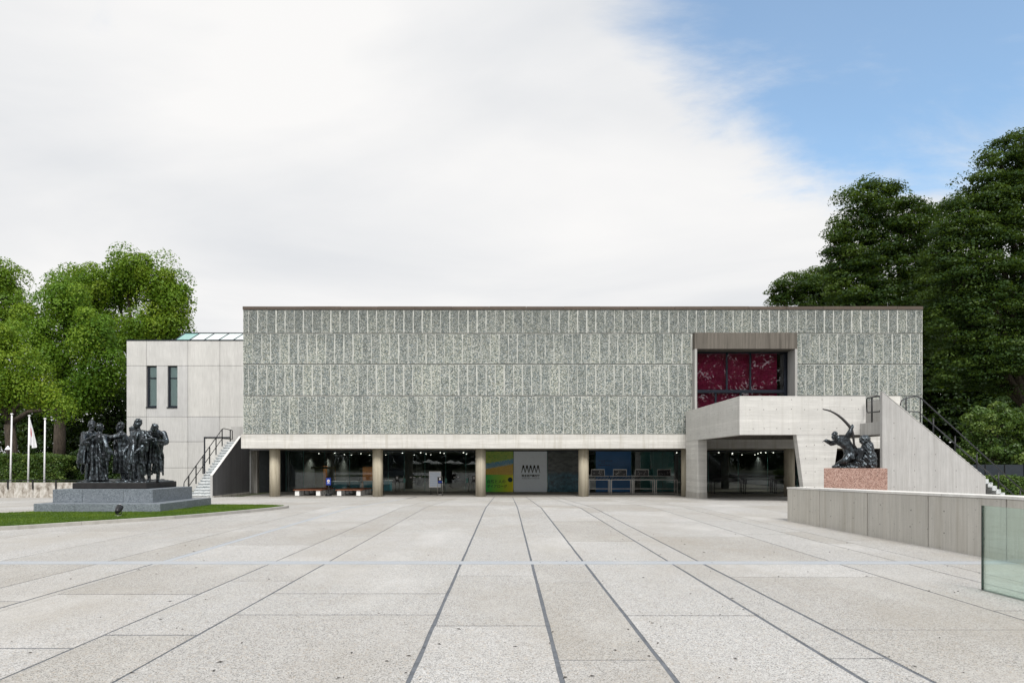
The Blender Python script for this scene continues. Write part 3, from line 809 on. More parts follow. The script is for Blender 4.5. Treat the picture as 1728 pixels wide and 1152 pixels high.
def mk_posters():
    Y = GY - .032
    g = N('poster_field')                        # loose dabs of colour, a plain stand-in for a landscape
    v = g.sep(g.pos()); nz = g.noise(g.pos((3, 3, 5)), 2.6, 5, 0.7); fine = g.noise(g.pos((6, 6, 16)), 3.0, 5, 0.8)
    z = g.math('ADD', v[2], g.math('MULTIPLY', v[0], -0.18))
    z = g.math('ADD', z, g.math('MULTIPLY', nz, 0.25))
    top = g.ramp(nz, [(0.35, (0.15, 0.36, 0.05)), (0.5, (0.30, 0.45, 0.08)), (0.65, (0.45, 0.50, 0.08))])
    blue = g.ramp(nz, [(0.4, (0.05, 0.25, 0.42)), (0.6, (0.25, 0.40, 0.45))])
    gold = g.ramp(fine, [(0.35, (0.34, 0.21, 0.02)), (0.55, (0.68, 0.45, 0.05)), (0.7, (0.80, 0.62, 0.14))])
    c = g.mix(g.rng(z, 1.92, 2.02, 0, 1), blue, top); c = g.mix(g.rng(z, 1.55, 1.66, 0, 1), gold, c)
    g.done(c, 0.25)
    g = N('poster_caption'); v = g.sep(g.pos())
    c = g.ramp(g.rng(v[0], -1.85, .15, 0, 1), [(0, (0.04, 0.55, 0.09)), (0.55, (0.38, 0.68, 0.04)), (1, (0.85, 0.72, 0.02))])
    g.done(c, 0.5)
    g = N('poster_sea'); v = g.sep(g.pos()); nz = g.noise(g.pos((1.5, 1.5, 4)), 1.6, 6, 0.7); n2 = g.noise(g.pos((1,1,1)), 3.2, 5, 0.7)
    z = g.math('ADD', v[2], g.math('MULTIPLY', nz, 0.5))
    c = g.ramp(n2, [(0.3, (0.015, 0.035, 0.045)), (0.5, (0.03, 0.10, 0.14)), (0.68, (0.07, 0.20, 0.26))])
    c2 = g.ramp(nz, [(0.35, (0.045, 0.055, 0.055)), (0.6, (0.12, 0.135, 0.13))])
    g.done(g.mix(g.rng(z, 0.95, 1.25, 0, 1), c, c2), 0.2)
    plain('poster_logo', (0.72, 0.79, 0.86), 0.25, spec=.5, var=0.03)
    plain('poster_blue', (0.015, 0.12, 0.32), 0.25, var=0.12, scale=0.8)
    zb, zt = ZP(830, Y), ZP(761.3, Y)
    def poster(label, px0, px1, mat):
        x0, x1 = XP(px0, Y), XP(px1, Y)
        t = thing('poster', ((x0+x1)/2, Y, zb), label, 'poster')
        box('sheet', M[mat], t, x0, x1, Y, Y+.012, zb, zt); return t, x0, x1
    t, x0, x1 = poster('exhibition poster with golden field picture and green caption beside the third column', 818.5, 866, 'poster_field')
    zc = ZP(800.5, Y)
    box('caption_panel', M['poster_caption'], t, x0+.003, x1-.003, Y-.006, Y-.001, zb+.004, zc)
    xv = XP(821.5, Y)
    text_mesh('title_text', '自然と人の', .40, xv, Y-.009, ZP(814.3, Y), 'print_black', t, 1.28, .004, 'LEFT')
    text_mesh('title_text', 'ダイアローグ', .36, xv, Y-.009, ZP(822, Y), 'print_black', t, 1.42, .004, 'LEFT')
    n = 24; cx, cz, r = XP(861, Y), ZP(809, Y), .17
    MB().add([(cx+r*math.cos(2*math.pi*k/n), Y-.009, cz+r*math.sin(2*math.pi*k/n)) for k in range(n)], [tuple(range(n))]).build('date_disc', M['print_green'], t)
    t, x0, x1 = poster('pale blue poster with black zigzag logo and the name of the museum', 867, 923, 'poster_logo')
    xc = XP(895.5, Y); b = MB()
    # five narrow peaks, drawn as one zigzag stroke
    za, zz = ZP(797.5, Y), ZP(784.5, Y); xa, xb = XP(880, Y), XP(911, Y); st = []
    for k in range(11): st.append((xa+(xb-xa)*k/10, zz if k % 2 else za))
    for (ax, az), (cx_, cz_) in zip(st, st[1:]):
        up = cz_ > az; w1, w2 = (.016, .052) if up else (.052, .016)
        d = .0005 if up else 0
        b.add([(ax-w1/1.0, Y-.006-d, az), (ax+w1, Y-.006-d, az), (cx_+w2, Y-.006-d, cz_), (cx_-w2, Y-.006-d, cz_)], [(0,1,2,3)])
    b.build('logo', M['print_black'], t)
    text_mesh('name_text', '国立西洋美術館', .2, xc, Y-.006, ZP(803.9, Y), 'print_black', t, 1.27, .006)
    text_mesh('name_text', 'The National Museum of Western Art', .1, xc, Y-.006, ZP(807.3, Y), 'print_black', t, 1.27, .001)
    t, x0, x1 = poster('dark blue green poster of water beside the fourth column', 924.2, 978, 'poster_sea')
    t, x0, x1 = poster('deep blue poster behind the umbrella racks', 1005.5, 1065, 'poster_blue')
    for px0, px1, py in ((1011, 1032, 777), (1014, 1020, 780.5), (1010, 1030, 784.5)):
        k = px0
        while k < px1:
            w = rng.uniform(1.3, 2.2); box('text_line', M['print_dimblue'], t, XP(k, Y), XP(k+w, Y), Y-.004, Y-.001, ZP(py+.7, Y), ZP(py-.7, Y)); k += w+.9
mk_posters()
def teal_panels():
    Y = GY + .6
    t = thing('display_panel', (XP(1110, Y), Y, LOW+.022), 'tall translucent teal panels behind glass beside the right pier', 'panel')
    for a, c in ((1081, 1098), (1098.5, 1118), (1118.5, 1137)):
        box('panel_leaf', M['teal_panel'], t, XP(a, Y), XP(c, Y), Y, Y+.03, LOW+.022, ZP(761.5, Y))
teal_panels()
# umbrella racks
def racks(n, px0, Y, pitch, labels, dim=False):
    z0 = LOW + .022; STEEL = M['rail_grey'] if dim else M['steel']  # racks under the balcony swap steel for darker grey, shade put into the colour
    for k in range(n):
        x0 = XP(px0, Y) + k*pitch; w = pitch - .06; x1 = x0 + w; X = (x0+x1)/2
        t = thing('umbrella_rack', (X, Y, z0), labels[k], 'rack', 'umbrella racks')
        D = .75; h = .98
        for xx in (x0, x1-.045):
            for yy in (Y, Y+D-.045):
                box('leg', STEEL, t, xx, xx+.045, yy, yy+.045, z0, z0+h-.06)
        zt0, zt1 = z0+h-.055, z0+h+.17
        for j, yy, zz in ((0, Y, zt0), (1, Y+D, zt1)):
            box('rail', STEEL, t, x0-.002, x1+.002, yy-.02, yy+.02, zz, zz+.04)
        nb = 15
        for j in range(nb):
            xx = x0 + .04 + (w-.08)*j/(nb-1)
            MB().add([(xx-.014, Y+.02, zt0+.02), (xx+.014, Y+.02, zt0+.02), (xx+.014, Y+D-.02, zt1+.02), (xx-.014, Y+D-.02, zt1+.02),
                      (xx-.014, Y+.02, zt0+.04), (xx+.014, Y+.02, zt0+.04), (xx+.014, Y+D-.02, zt1+.04), (xx-.014, Y+D-.02, zt1+.04)],
                     [(0,3,2,1),(4,5,6,7),(0,1,5,4),(1,2,6,5),(2,3,7,6),(3,0,4,7)]).build('slat', STEEL, t)
        box('cross_rail', STEEL, t, x0+.046, x1-.046, Y+.005, Y+.035, z0+.34, z0+.37)
        box('base_tray', STEEL, t, x0+.05, x1-.05, Y+.04, Y+D-.05, z0+.03, z0+.06)
        if not dim:
            s = box('display_board', M['screen_black'], t, X-.44, X+.42, Y+D+.025, Y+D+.05, zt1+.03, zt1+.44)
            for a, c, d, e in ((X-.46, X+.44, zt1+.442, zt1+.475), (X-.46, X-.442, zt1+.03, zt1+.44), (X+.422, X+.44, zt1+.03, zt1+.44)):
                box('board_frame', STEEL, s, a, c, Y+D+.015, Y+D+.055, d, e)
            for q in range(12):
                a = X-.38+rng.uniform(0, .72); zz = zt1+.10+rng.uniform(0, .24)
                box('board_mark', STEEL, s, a, a+rng.uniform(.02,.07), Y+D+.019, Y+D+.024, zz, zz+.016)
racks(4, 993.5, 44.85, 1.475, ['slatted steel umbrella rack nearest the fourth column, in front of the blue poster', 'slatted steel umbrella rack, second from the fourth column', 'slatted steel umbrella rack, third from the fourth column', 'slatted steel umbrella rack nearest the right pier, before the teal panels'])
racks(3, 1205, 45.2, 2.05, ['dim rack in the shade under the balcony nearest the concrete pier', 'dim rack in the middle of the shaded bay under the balcony', 'dim rack in the shaded bay nearest the slanted balcony leg'], True)

# ---------------------------------------------------------------- balcony in front of the big window
def holes(name, pts, parent, r=.022, axis='y'):
    b = MB(); n = 8
    for (x, y, z) in pts:
        if axis == 'y': b.add([(x+r*math.cos(2*math.pi*k/n), y, z+r*math.sin(2*math.pi*k/n)) for k in range(n)], [tuple(range(n))])
        else: b.add([(x, y+r*math.cos(2*math.pi*k/n), z+r*math.sin(2*math.pi*k/n)) for k in range(n)], [tuple(range(n))])
    o = b.build(name, M['tie_hole'], parent); o['kind'] = 'stuff'; return o
BF = 31.5
bxl = 10.5; bxr = XP(1461, BF); bzt, bzb = ZP(668, BF), ZP(733.5, BF)
balcony = thing('entrance_balcony', (13.4, 35, LOW), 'board marked concrete balcony on a pier and slanted leg below the maroon window', 'balcony')
T = .22
b = MB(); b.box(bxl, bxr, BF, BF+T, bzb, bzt); b.build('front_parapet', M['concrete_light'], balcony, bevel=.01)
# left parapet; its end next to the facade comes down as the pier
b = MB(); b.prism([(BF+T+.002, bzb), (BF+T+.002, bzt), (41.24, bzt), (41.24, bzb)], bxl, bxl+T, 'x'); b.build('side_parapet', M['concrete_light'], balcony, bevel=.01)
py0 = 38.6
box('pier', M['concrete_light'], balcony, bxl+.003, XP(1193, py0), py0, 41.2, gz(py0)-.3, bzb-.003, .012)
box('pier_base', M['concrete_wall'], balcony, bxl-.012, XP(1193, py0)+.012, py0-.015, 41.22, gz(py0)-.3, ZP(831, py0), .004)
BR = XP(1520, BF)
b = MB(); b.box(BR-.7, BR, BF, BF+T, bzb, bzt); b.build('front_parapet', M['concrete_light'], balcony, bevel=.01)
box('front_beam', M['concrete_light'], balcony, bxr+.003, BR-.703, BF+.004, BF+T, bzb, FLOOR2-.021)
b = MB(); b.prism([(BF+T+.002, bzb), (BF+T+.002, bzt), (41.24, bzt), (41.24, bzb)], BR-T, BR, 'x'); b.build('side_parapet', M['concrete_light'], balcony, bevel=.01)
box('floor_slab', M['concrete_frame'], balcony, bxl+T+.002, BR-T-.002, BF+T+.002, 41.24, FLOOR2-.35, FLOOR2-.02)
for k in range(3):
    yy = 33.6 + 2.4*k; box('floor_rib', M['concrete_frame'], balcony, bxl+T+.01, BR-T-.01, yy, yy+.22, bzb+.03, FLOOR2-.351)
zg = gz(BF) - .3
lx = [(XP(1344.2, BF), bzb-.003), (XP(1416, BF), bzb-.003), (XP(1399, BF), zg), (XP(1360.5, BF), zg)]
b = MB(); b.prism(lx, BF+.002, BF+.42); b.build('slanted_leg', M['concrete_light'], balcony, bevel=.01)
hp = []
r = random.Random(4)
for zz, x0_, st in ((4.05, 11.0, .62), (2.98+.18, 11.1, .55), (4.5, 11.5, 1.4)):
    x = x0_
    while x < bxr-.2: hp.append((x+r.uniform(-.04,.04), BF-.003, zz+r.uniform(-.02,.02))); x += st
for zz in (2.4, 1.8, 1.15, .5):
    for x in (13.55, 14.0, 14.45): hp.append((x+r.uniform(-.05,.05), BF-.001, zz+r.uniform(-.05,.05)))
holes('tie_holes', hp, balcony)
hp = [(bxl-.003, y, z) for z in (4.1, 3.2) for y in np.arange(32.5, 41, .95)] + [(bxl, y, z) for z in (2.1, 1.3, .5) for y in (39.2, 40.2)]
holes('tie_holes', hp, balcony, axis='x')

# ---------------------------------------------------------------- external stair on the right
FY = 29.6
stair = thing('external_stair', (18.5, FY, gz(FY)), 'concrete stair with sloping flank wall and dark handrails right of the bronze archer', 'stair')
fx0, fx1 = XP(1489, FY), XP(1663.5, FY); fz0, fz1 = ZP(661, FY), ZP(806, FY)
gb = gz(FY) - .3
b = MB(); b.prism([(fx0, gb), (fx1, gb), (fx1, fz1), (fx0, fz0)], FY, FY+.2); b.build('flank_wall', M['concrete_flank'], stair, bevel=.012)
def capstrip():
    sl = (fz1-fz0)/(fx1-fx0); b = MB()
    b.prism([(fx0+.01, fz0+.001), (fx1-.005, fz1+.001), (fx1-.005, fz1+.022), (fx0+.01, fz0+.022)], FY-.012, FY+.21); b.build('flank_coping', M['concrete_coping'], stair)
capstrip()
slope = (fz0-fz1)/(fx1-fx0)
LZ = 3.39; sx0 = fx0 + (fz0-LZ)/slope           # stair leaves the landing here
box('landing', M['concrete_reveal'], stair, fx0+.005, sx0, FY+.202, BF-.004, 2.84, LZ)
ns = 24; nd = (LZ - gz(FY)) / ns; tr = nd/slope
b = None
for k in range(ns):
    z1 = LZ - nd*k - .003; xa = sx0 + tr*k; xb = xa + tr + .03
    box('step', M['step_stone'], stair, xa+.002, xb, FY+.202, BF-.01, z1-nd-.06, z1+ (.06 if k else 0) - .06 + .0, .008, origin=(xa, FY, z1))
    if k > 1 and xb < fx1 + .3:                     # nosings that stand above the flank
        box('nosing_block', M['step_stone'], stair, xa-.02, xa+.07, FY+.215, FY+.30, z1-.02, z1+.12)
holes('tie_holes', [(fx0+.9*i+.5, FY-.003, z) for i in range(5) for z in (.55, 1.25, 1.95, 2.65, 3.3) if z < fz0 - slope*(.9*i+.5) - .25], stair)
def rail_path(pts, rad, name, parent, mat='rail_grey'):
    return MB().tube(pts, rad, 8).build(name, M[mat], parent)
RYY = FY + .26
def rz(x, h): return fz0 - slope*(x-fx0) + h
xa, xe = XP(1548, RYY), 23.2
for h, nm in ((.86, 'handrail'), (.36, 'mid_rail')):
    hh = h
    x_s = xa
    z_s = rz(x_s, hh) if nm == 'handrail' else rz(x_s, hh)
    pts = [(x_s, RYY, z_s), (xe, RYY, max(rz(xe, hh), gz(FY)+.3))]
    if nm == 'handrail': pts = [(XP(1519, RYY), RYY, ZP(684, RYY)), (XP(1521, RYY), RYY, ZP(676, RYY)), (XP(1530, RYY), RYY, ZP(671, RYY)), (XP(1546, RYY), RYY, ZP(668.5, RYY)), (XP(1553, RYY), RYY, ZP(670.5, RYY)), (xe, RYY, rz(xe, hh))]
    else: pts = [(XP(1532, RYY), RYY, ZP(694, RYY)), (XP(1550, RYY), RYY, ZP(694.5, RYY)), (xe, RYY, rz(xe, hh))]
    rail_path(pts, .026, nm, stair)
for px in (1529, 1553): rail_path([(XP(px, RYY), RYY, LZ-.4), (XP(px, RYY), RYY, ZP(671, RYY))], .028, 'rail_post', stair, 'black_metal')
x = XP(1575, RYY)
while x < xe:
    zb_ = max(rz(x, -.1), gz(FY)-.05)
    rail_path([(x, RYY, zb_), (x, RYY, rz(x, .86))], .032, 'rail_post', stair, 'black_metal'); x += .95
# guard on the landing's open side
gx = fx0 + .1
pts = [(XP(1462.5, 31.3), 31.3, ZP(687, 31.3)), (XP(1462.5, 31.3), 31.3, ZP(674, 31.3)), (XP(1464.5, 31.2), 31.2, ZP(671, 31.2)), (gx, 30.1, ZP(668.5, 30.1)), (gx, 29.95, ZP(670, 29.95)), (gx, 29.9, ZP(691, 29.9)), (gx, 30.0, ZP(694, 30)), (gx+.05, 31.1, ZP(696, 31.1)), (XP(1463, 31.3), 31.3, ZP(694, 31.3)), (XP(1462.5, 31.3), 31.3, ZP(687, 31.3))]
rail_path(pts, .03, 'guard_rail', stair, 'black_metal')
rail_path([(gx+.08, 30.8, LZ-.01), (gx+.08, 30.8, ZP(671, 30.8))], .035, 'rail_post', stair, 'black_metal')

# ---------------------------------------------------------------- low wall at the right and glass balustrade
def low_wall():
    px = [1328.4, 1387, 1463.4, 1566, 1682]; Ys = [18.83, 17.05, 14.95, 12.95, 11.05]
    pts = [(XP(p, y), y) for p, y in zip(px, Ys)]
    pts[1] = (7.68, 17.05); pts[2] = (7.78, 14.95); pts[3] = (7.89, 12.95); pts[4] = (8.0, 11.05)
    pts += [(8.12, 9.0), (8.24, 6.9), (8.36, 4.8)]
    h0, h1 = ZP(821.5, 18.83), 1.055
    t = thing('low_wall', (7.9, 14, 0), 'low grey concrete wall with pale coping in front of the archer pedestal', 'wall')
    th = .5
    for i, ((xa, ya), (xb, yb)) in enumerate(zip(pts, pts[1:])):
        u = .012
        b = MB(); z0 = -.1
        ha, hb = h0 + (h1-h0)*i/4, h0 + (h1-h0)*(i+1)/4
        ha, hb = min(ha, h1), min(hb, h1)
        v = [(xa, ya-u, z0), (xb, yb+u, z0), (xb+th, yb+u, z0), (xa+th, ya-u, z0), (xa, ya-u, ha-.05), (xb, yb+u, hb-.05), (xb+th, yb+u, hb-.05), (xa+th, ya-u, ha-.05)]
        b.add(v, [(0,3,2,1),(4,5,6,7),(0,1,5,4),(1,2,6,5),(2,3,7,6),(3,0,4,7)]); b.build('wall_panel', M['concrete_wall'], t, bevel=.008)
        b = MB(); v = [(xa-.012, ya, ha-.046), (xb-.012, yb, hb-.046), (xb+th+.012, yb, hb-.046), (xa+th+.012, ya, ha-.046), (xa-.012, ya, ha), (xb-.012, yb, hb), (xb+th+.012, yb, hb), (xa+th+.012, ya, ha)]
        b.add(v, [(0,3,2,1),(4,5,6,7),(0,1,5,4),(1,2,6,5),(2,3,7,6),(3,0,4,7)]); b.build('coping', M['concrete_coping'], t)
        hp = []
        for f_ in (.25, .75):
            for zz in (.32, .68): hp.append((xa+(xb-xa)*f_ - .004, ya+(yb-ya)*f_+rng.uniform(-.05,.05), zz+rng.uniform(-.03,.03)))
        holes('tie_holes', hp, t, .016, 'x')
    # dark core seen in the open joints
    b = MB()
    for (xa, ya), (xb, yb) in zip(pts, pts[1:]):
        v = [(xa+.03, ya-.03, -.1), (xb+.03, yb, -.1), (xb+th-.03, yb, -.1), (xa+th-.03, ya-.03, -.1), (xa+.03, ya-.03, h0-.06), (xb+.03, yb, h0-.06), (xb+th-.03, yb, h0-.06), (xa+th-.03, ya-.03, h0-.06)]
        b.add(v, [(0,3,2,1),(4,5,6,7),(0,1,5,4),(1,2,6,5),(2,3,7,6),(3,0,4,7)])
    b.build('wall_core', M['concrete_dark'], t)
low_wall()
def glass_guard():
    ya = yp(995); xa = XP(1658, ya); zt = ZP(852.5, ya)
    t = thing('glass_balustrade', (xa, ya, 0), 'frameless green tinted glass balustrade at the right edge in the foreground', 'glass panel')
    xb, yb = 6.04, 5.0
    d = Vector((xb-xa, yb-ya, 0)); n = Vector((-d.y, d.x, 0)).normalized()*.019
    def pane(p, q, mat, nm, w=1.0):
        v = [(p[0], p[1], 0.004), (q[0], q[1], 0.004), (q[0]+n.x*w, q[1]+n.y*w, 0.004), (p[0]+n.x*w, p[1]+n.y*w, 0.004)]
        v += [(a, b_, zt) for a, b_, _ in v]
        MB().add(v, [(0,3,2,1),(4,5,6,7),(0,1,5,4),(1,2,6,5),(2,3,7,6),(3,0,4,7)]).build(nm, M[mat], t)
    pane((xa, ya), (xb, yb), 'glass_balustrade', 'glass_sheet')
    e = d.normalized()
    pane((xa-e.x*.022, ya-e.y*.022), (xa-e.x*.002, ya-e.y*.002), 'glass_edge', 'polished_edge')
    # steel shoe in the paving
    s = n.normalized()*.03
    b = MB(); p, q = (xa-e.x*.02-s.x, ya-e.y*.02-s.y), (xb-s.x, yb-s.y)
    w = s*2 + n
    vv = [(p[0], p[1], -.01), (q[0], q[1], -.01), (q[0]+w.x, q[1]+w.y, -.01), (p[0]+w.x, p[1]+w.y, -.01)]; vv += [(a, c, .0035) for a, c, _ in vv]
    b.add(vv, [(0,3,2,1),(4,5,6,7),(0,1,5,4),(1,2,6,5),(2,3,7,6),(3,0,4,7)]); b.build('steel_shoe', M['steel'], t)
glass_guard()

# ---------------------------------------------------------------- left wing and its stair
WY = 52.0
wing = thing('museum_wing', (-25, WY, LOW), 'pale concrete side wing with two narrow windows and a glass rooflight', 'building')
wxs = [XP(p, WY) for p in (213.5, 247, 317, 371, 425)] ; wzs = [LOW-.1] + [ZP(p, WY) for p in (789, 745, 703, 617, 574.5)]
xr = XP(425, WY)
box('wing_core', M['concrete_dark'], wing, wxs[0]+.04, -16.6, WY+.28, WY+22, LOW-.1, wzs[-1]-.12)
winpx = [(247.5, 264.5), (282.5, 299.5)]; wz0w, wz1w = ZP(688, WY), ZP(618, WY)
for i in range(4):
    for j in range(5):
        a, c, d, e = wxs[i]+.012, wxs[i+1]-.012, wzs[j]+.012, wzs[j+1]-.012
        if i == 1 and j == 3:                    # this panel carries the two windows
            xs = [a]
            for p, q in winpx: xs += [XP(p, WY)+.012, XP(q, WY)]
            xs.append(c); b = MB()
            b.box(a, c, WY, WY+.26, d, wz0w)
            for m in range(0, len(xs), 2):
                if xs[m+1]-xs[m] > .03: b.box(xs[m], xs[m+1], WY, WY+.26, wz0w+.0005, e)
            b.build('wall_panel', M['concrete_wing'], wing); continue
        if i == 3 and j in (0, 1):               # door opening beside the stair
            dx = XP(345.5, WY); pass
        box('wall_panel', M['concrete_wing'], wing, a, c, WY, WY+.26, d, e, .006)
for p, q in winpx:
    x0, x1 = XP(p, WY)+.014, XP(q, WY)-.002
    w = thing('narrow_window', (x0, WY, wz0w)); w.parent = wing; w.location = Vector((x0, WY, wz0w)) - ORIG[wing]
    y0 = WY + .12
    box('sill', M['frame_navy'], w, x0-.06, x1+.0, WY-.06, y0, wz0w+.001, wz0w+.06)
    box('frame', M['frame_navy'], w, x0, x0+.13, y0, y0+.1, wz0w+.06, wz1w-.02)
    box('frame', M['frame_navy'], w, x1-.03, x1, y0, y0+.1, wz0w+.06, wz1w-.02)
    zt = ZP(637.5, WY)
    for a, c in ((wz0w+.06, wz0w+.16), (zt-.05, zt+.03), (wz1w-.05, wz1w-.02)): box('frame', M['frame_navy'], w, x0+.131, x1-.031, y0, y0+.09, a, c)
    for a, c in ((wz0w+.161, zt-.051), (zt+.031, wz1w-.051)):
        box('pane', M['glass_wing'], w, x0+.131, x1-.031, y0+.04, y0+.05, a, c)
        box('blind', M['blind_pale'], w, x0+.131, x1-.031, y0+.12, y0+.13, a, c)
box('roof_edge', M['frame_navy'], wing, wxs[0]-.03, xr, WY-.03, WY+.5, wzs[-1]-.01, wzs[-1]+.07)
# glazed hip rooflight
def rooflight():
    Y0, Y1 = WY+2.0, WY+5.5
    z0 = wzs[-1]-.12; z1 = ZP(562.5, Y1)
    xa0, xa1 = XP(279, Y0), XP(312.5, Y1); xe_ = XP(425, Y0)
    n = 6; Yt = Y1
    t = thing('rooflight', (xa0, Y0, z0)); t.parent = wing; t.location = Vector((xa0, Y0, z0)) - ORIG[wing]
    zb = z0+.02
    for k in range(n):
        u0, u1 = k/n, (k+1)/n
        b0, b1 = xa0+(xe_-xa0)*u0, xa0+(xe_-xa0)*u1; t0, t1 = xa1+(xe_+.5-xa1)*u0, xa1+(xe_+.5-xa1)*u1
        MB().add([(b0+.03, Y0, zb), (b1-.03, Y0, zb), (t1-.03, Yt, z1), (t0+.03, Yt, z1), (b0+.03, Y0+.03, zb-.03), (b1-.03, Y0+.03, zb-.03), (t1-.03, Yt+.03, z1-.03), (t0+.03, Yt+.03, z1-.03)],
                 [(0,1,2,3),(7,6,5,4),(0,4,5,1),(1,5,6,2),(2,6,7,3),(3,7,4,0)]).build('roof_pane', M['glass_roof_green' if k == 0 else 'glass_roof'], t)
        MB().tube([(b0, Y0-.02, zb), (t0, Yt-.02, z1)], .045, 6).build('glazing_bar', M['frame_navy'], t)
    MB().add([(xa0, Y0+.02, zb), (xa1, Yt, z1), (xa1, Yt+2, z1), (xa0, Yt+4, zb)], [(0,1,2,3)]).build('hip_pane', M['glass_roof_green'], t)
    MB().tube([(xa1, Yt, z1+.03), (xe_+.5, Yt, z1+.03)], .05, 6).build('ridge', M['frame_navy'], t)
    box('rooflight_floor', M['white_block'], t, xa0+.2, xe_, Y0+.1, Y1+2, z0-.02, z0+.01)
rooflight()
# dark door beside the stair
def wing_door():
    Y = WY - .02
    t = thing('side_door', (XP(366, Y), Y, LOW)); t.parent = wing; t.location = Vector((XP(366, Y), Y, LOW)) - ORIG[wing]
    x0, x1, z1 = XP(344.5, Y), XP(389, Y), ZP(736.8, Y)
    box('door_frame', M['frame_navy'], t, x0, x0+.09, Y-.05, Y+.018, LOW-.05, z1)
    box('door_frame', M['frame_navy'], t, x0+.091, x1, Y-.05, Y+.018, z1-.09, z1)
    box('door_leaf', M['concrete_coping'], t, x0+.092, x1-.01, Y-.012, Y+.016, LOW-.05, z1-.092)
wing_door()
# shaded link under the landing, left of the first column
link_ = thing('link_block', (-17.6, 49.5, LOW), 'dark recessed link between the left stair and the museum', 'building')
box('back_wall', M['interior_dark'], link_, XP(421, 49.6), bx0-.3+1.4, 49.6, 49.8, LOW-.1, 2.7)
box('pier', M['concrete_old'], link_, XP(424.5, 48.2), XP(434, 48.2), 48.2, 48.6, LOW-.1, 2.62)
box('white_pipe', M['white_paint'], link_, XP(420.2, 46.9), XP(423, 46.9), 46.9, 47.02, gz(46), 2.42)
box('landing_slab', M['concrete_dark'], link_, -19.25, bx0-.02, 46.5, 49.55, 2.44, 2.98)
box('landing_block', M['concrete_flank'], link_, XP(389.5, 47.2), bx0-.03, 47.2, 47.5, 2.985, ZP(719.5, 47.2))
box('dark_side_wall', M['interior_dark'], link_, bx0-.25, bx0+.05, 48.0, 49.58, LOW-.1, 2.40)

stl = thing('side_stair', (-18.5, 41, gz(41)), 'pale stone stair with dark grey flank wall going up to the left wing', 'stair')
SX0, SX1, SY0, SY1, SZ1 = -19.2, -17.98, 40.75, 46.3, 3.0
n = 20; rise = (SZ1-LOW)/n; run = (SY1-SY0)/n
for k in range(n):
    jx = rng.uniform(-.015, .015)
    y0_ = SY0+run*k+rng.uniform(-.012,.012); zt_ = LOW+rise*(k+1)
    MB().box(SX0-.06+jx, SX1-.002, y0_-.05, SY0+run*(k+1)+.04, zt_-.075, zt_).box(SX0-.04+jx, SX1-.002, y0_, SY0+run*(k+1)+.04, LOW+rise*max(0,k-1.3), zt_-.0755).build('step', M['step_stone'], stl, bevel=.008)
FX = -17.85
def yx(px): return abs(FX)*F/(CX-px)
b = MB(); b.prism([(SY0-.05, LOW-.1), (46.45, LOW-.1), (46.45, 3.30), (yx(406.6), 3.30), (SY0-.05, ZP(802, SY0))], FX-.128, FX, 'x'); b.build('flank_wall', M['concrete_dark'], stl, bevel=.008)
b = MB(); p0, p1 = (SY0-.06, ZP(802, SY0)+.003), (yx(406.6), 3.303)
b.prism([p0, p1, (p1[0], p1[1]+.03), (p0[0], p0[1]+.03)], FX-.14, FX+.012, 'x'); b.build('flank_coping', M['concrete_coping'], stl)
box('flank_end', M['concrete_flank'], stl, FX-.135, FX+.006, SY0-.075, SY0-.052, LOW-.05, ZP(802, SY0)-.002)
box('flank_base', M['concrete_old'], stl, FX+.003, FX+.06, SY0-.04, 46.4, LOW-.1, LOW+.10)
RX = -19.15
a0, a1 = 39.9, 45.1
def rl(y, h): return ZP(813.5, a0) - .95 + (3.87 - ZP(810, a0))*(y-a0)/(a1-a0) + h
MB().tube([(RX, a0-.05, rl(a0, -.05)), (RX, a0-.05, rl(a0, .88)), (RX, a0, rl(a0, .98)), (RX, a1, rl(a1, 1.0)), (RX, a1+.25, rl(a1, 1.06)), (RX, 46.7, rl(a1, 1.0)), (RX, 46.75, rl(a1, .95)), (RX, 46.75, rl(a1, .40))], .028, 8).build('handrail', M['black_metal'], stl)
MB().tube([(RX, a0+.4, rl(a0+.4, .36)), (RX, a1, rl(a1, .38)), (RX, 46.75, rl(a1, .38))], .024, 8).build('mid_rail', M['black_metal'], stl)
for k in range(6):
    y = a0 + .55 + (a1-a0-.55)*k/5
    MB().tube([(RX, y, rl(y, -.12)), (RX, y, rl(y, .99))], .036, 8).build('rail_post', M['black_metal'], stl)
MB().tube([(RX, 46.4, 2.9), (RX, 46.4, rl(a1, 1.03))], .036, 8).build('rail_post', M['black_metal'], stl)

# ---------------------------------------------------------------- back wall on the left with railing, flag poles
def back_wall():
    Y = 40.0; t = thing('boundary_wall', (-30, Y, gz(Y)), 'stained low concrete wall below the hedge at the left edge', 'wall')
    x = -46.0; z1 = ZP(814, Y); k = 0
    jo = [-46, -42, -38, -34] + [XP(p, Y) for p in (-25, 55.5, 137, 213)]
    for a, c in zip(jo, jo[1:]):
        box('wall_panel', M['concrete_mottled'], t, a+.008, c-.008, Y, Y+.3, gz(Y)-.25, z1+rng.uniform(-.01,.01), .01)
    t2 = thing('wall_railing', (-30, Y, z1), 'thin black rail on brackets along the stained low wall', 'railing')
    for px in (-68, -25, 14, 56, 95, 137):
        X = XP(px, Y); box('bracket', M['black_metal'], t2, X-.035, X+.035, Y-.06, Y-.003, ZP(825, Y), ZP(809.5, Y))
    MB().tube([(-46, Y-.03, ZP(810, Y)), (XP(200, Y), Y-.03, ZP(810, Y))], .022).build('rail', M['black_metal'], t2)
back_wall()
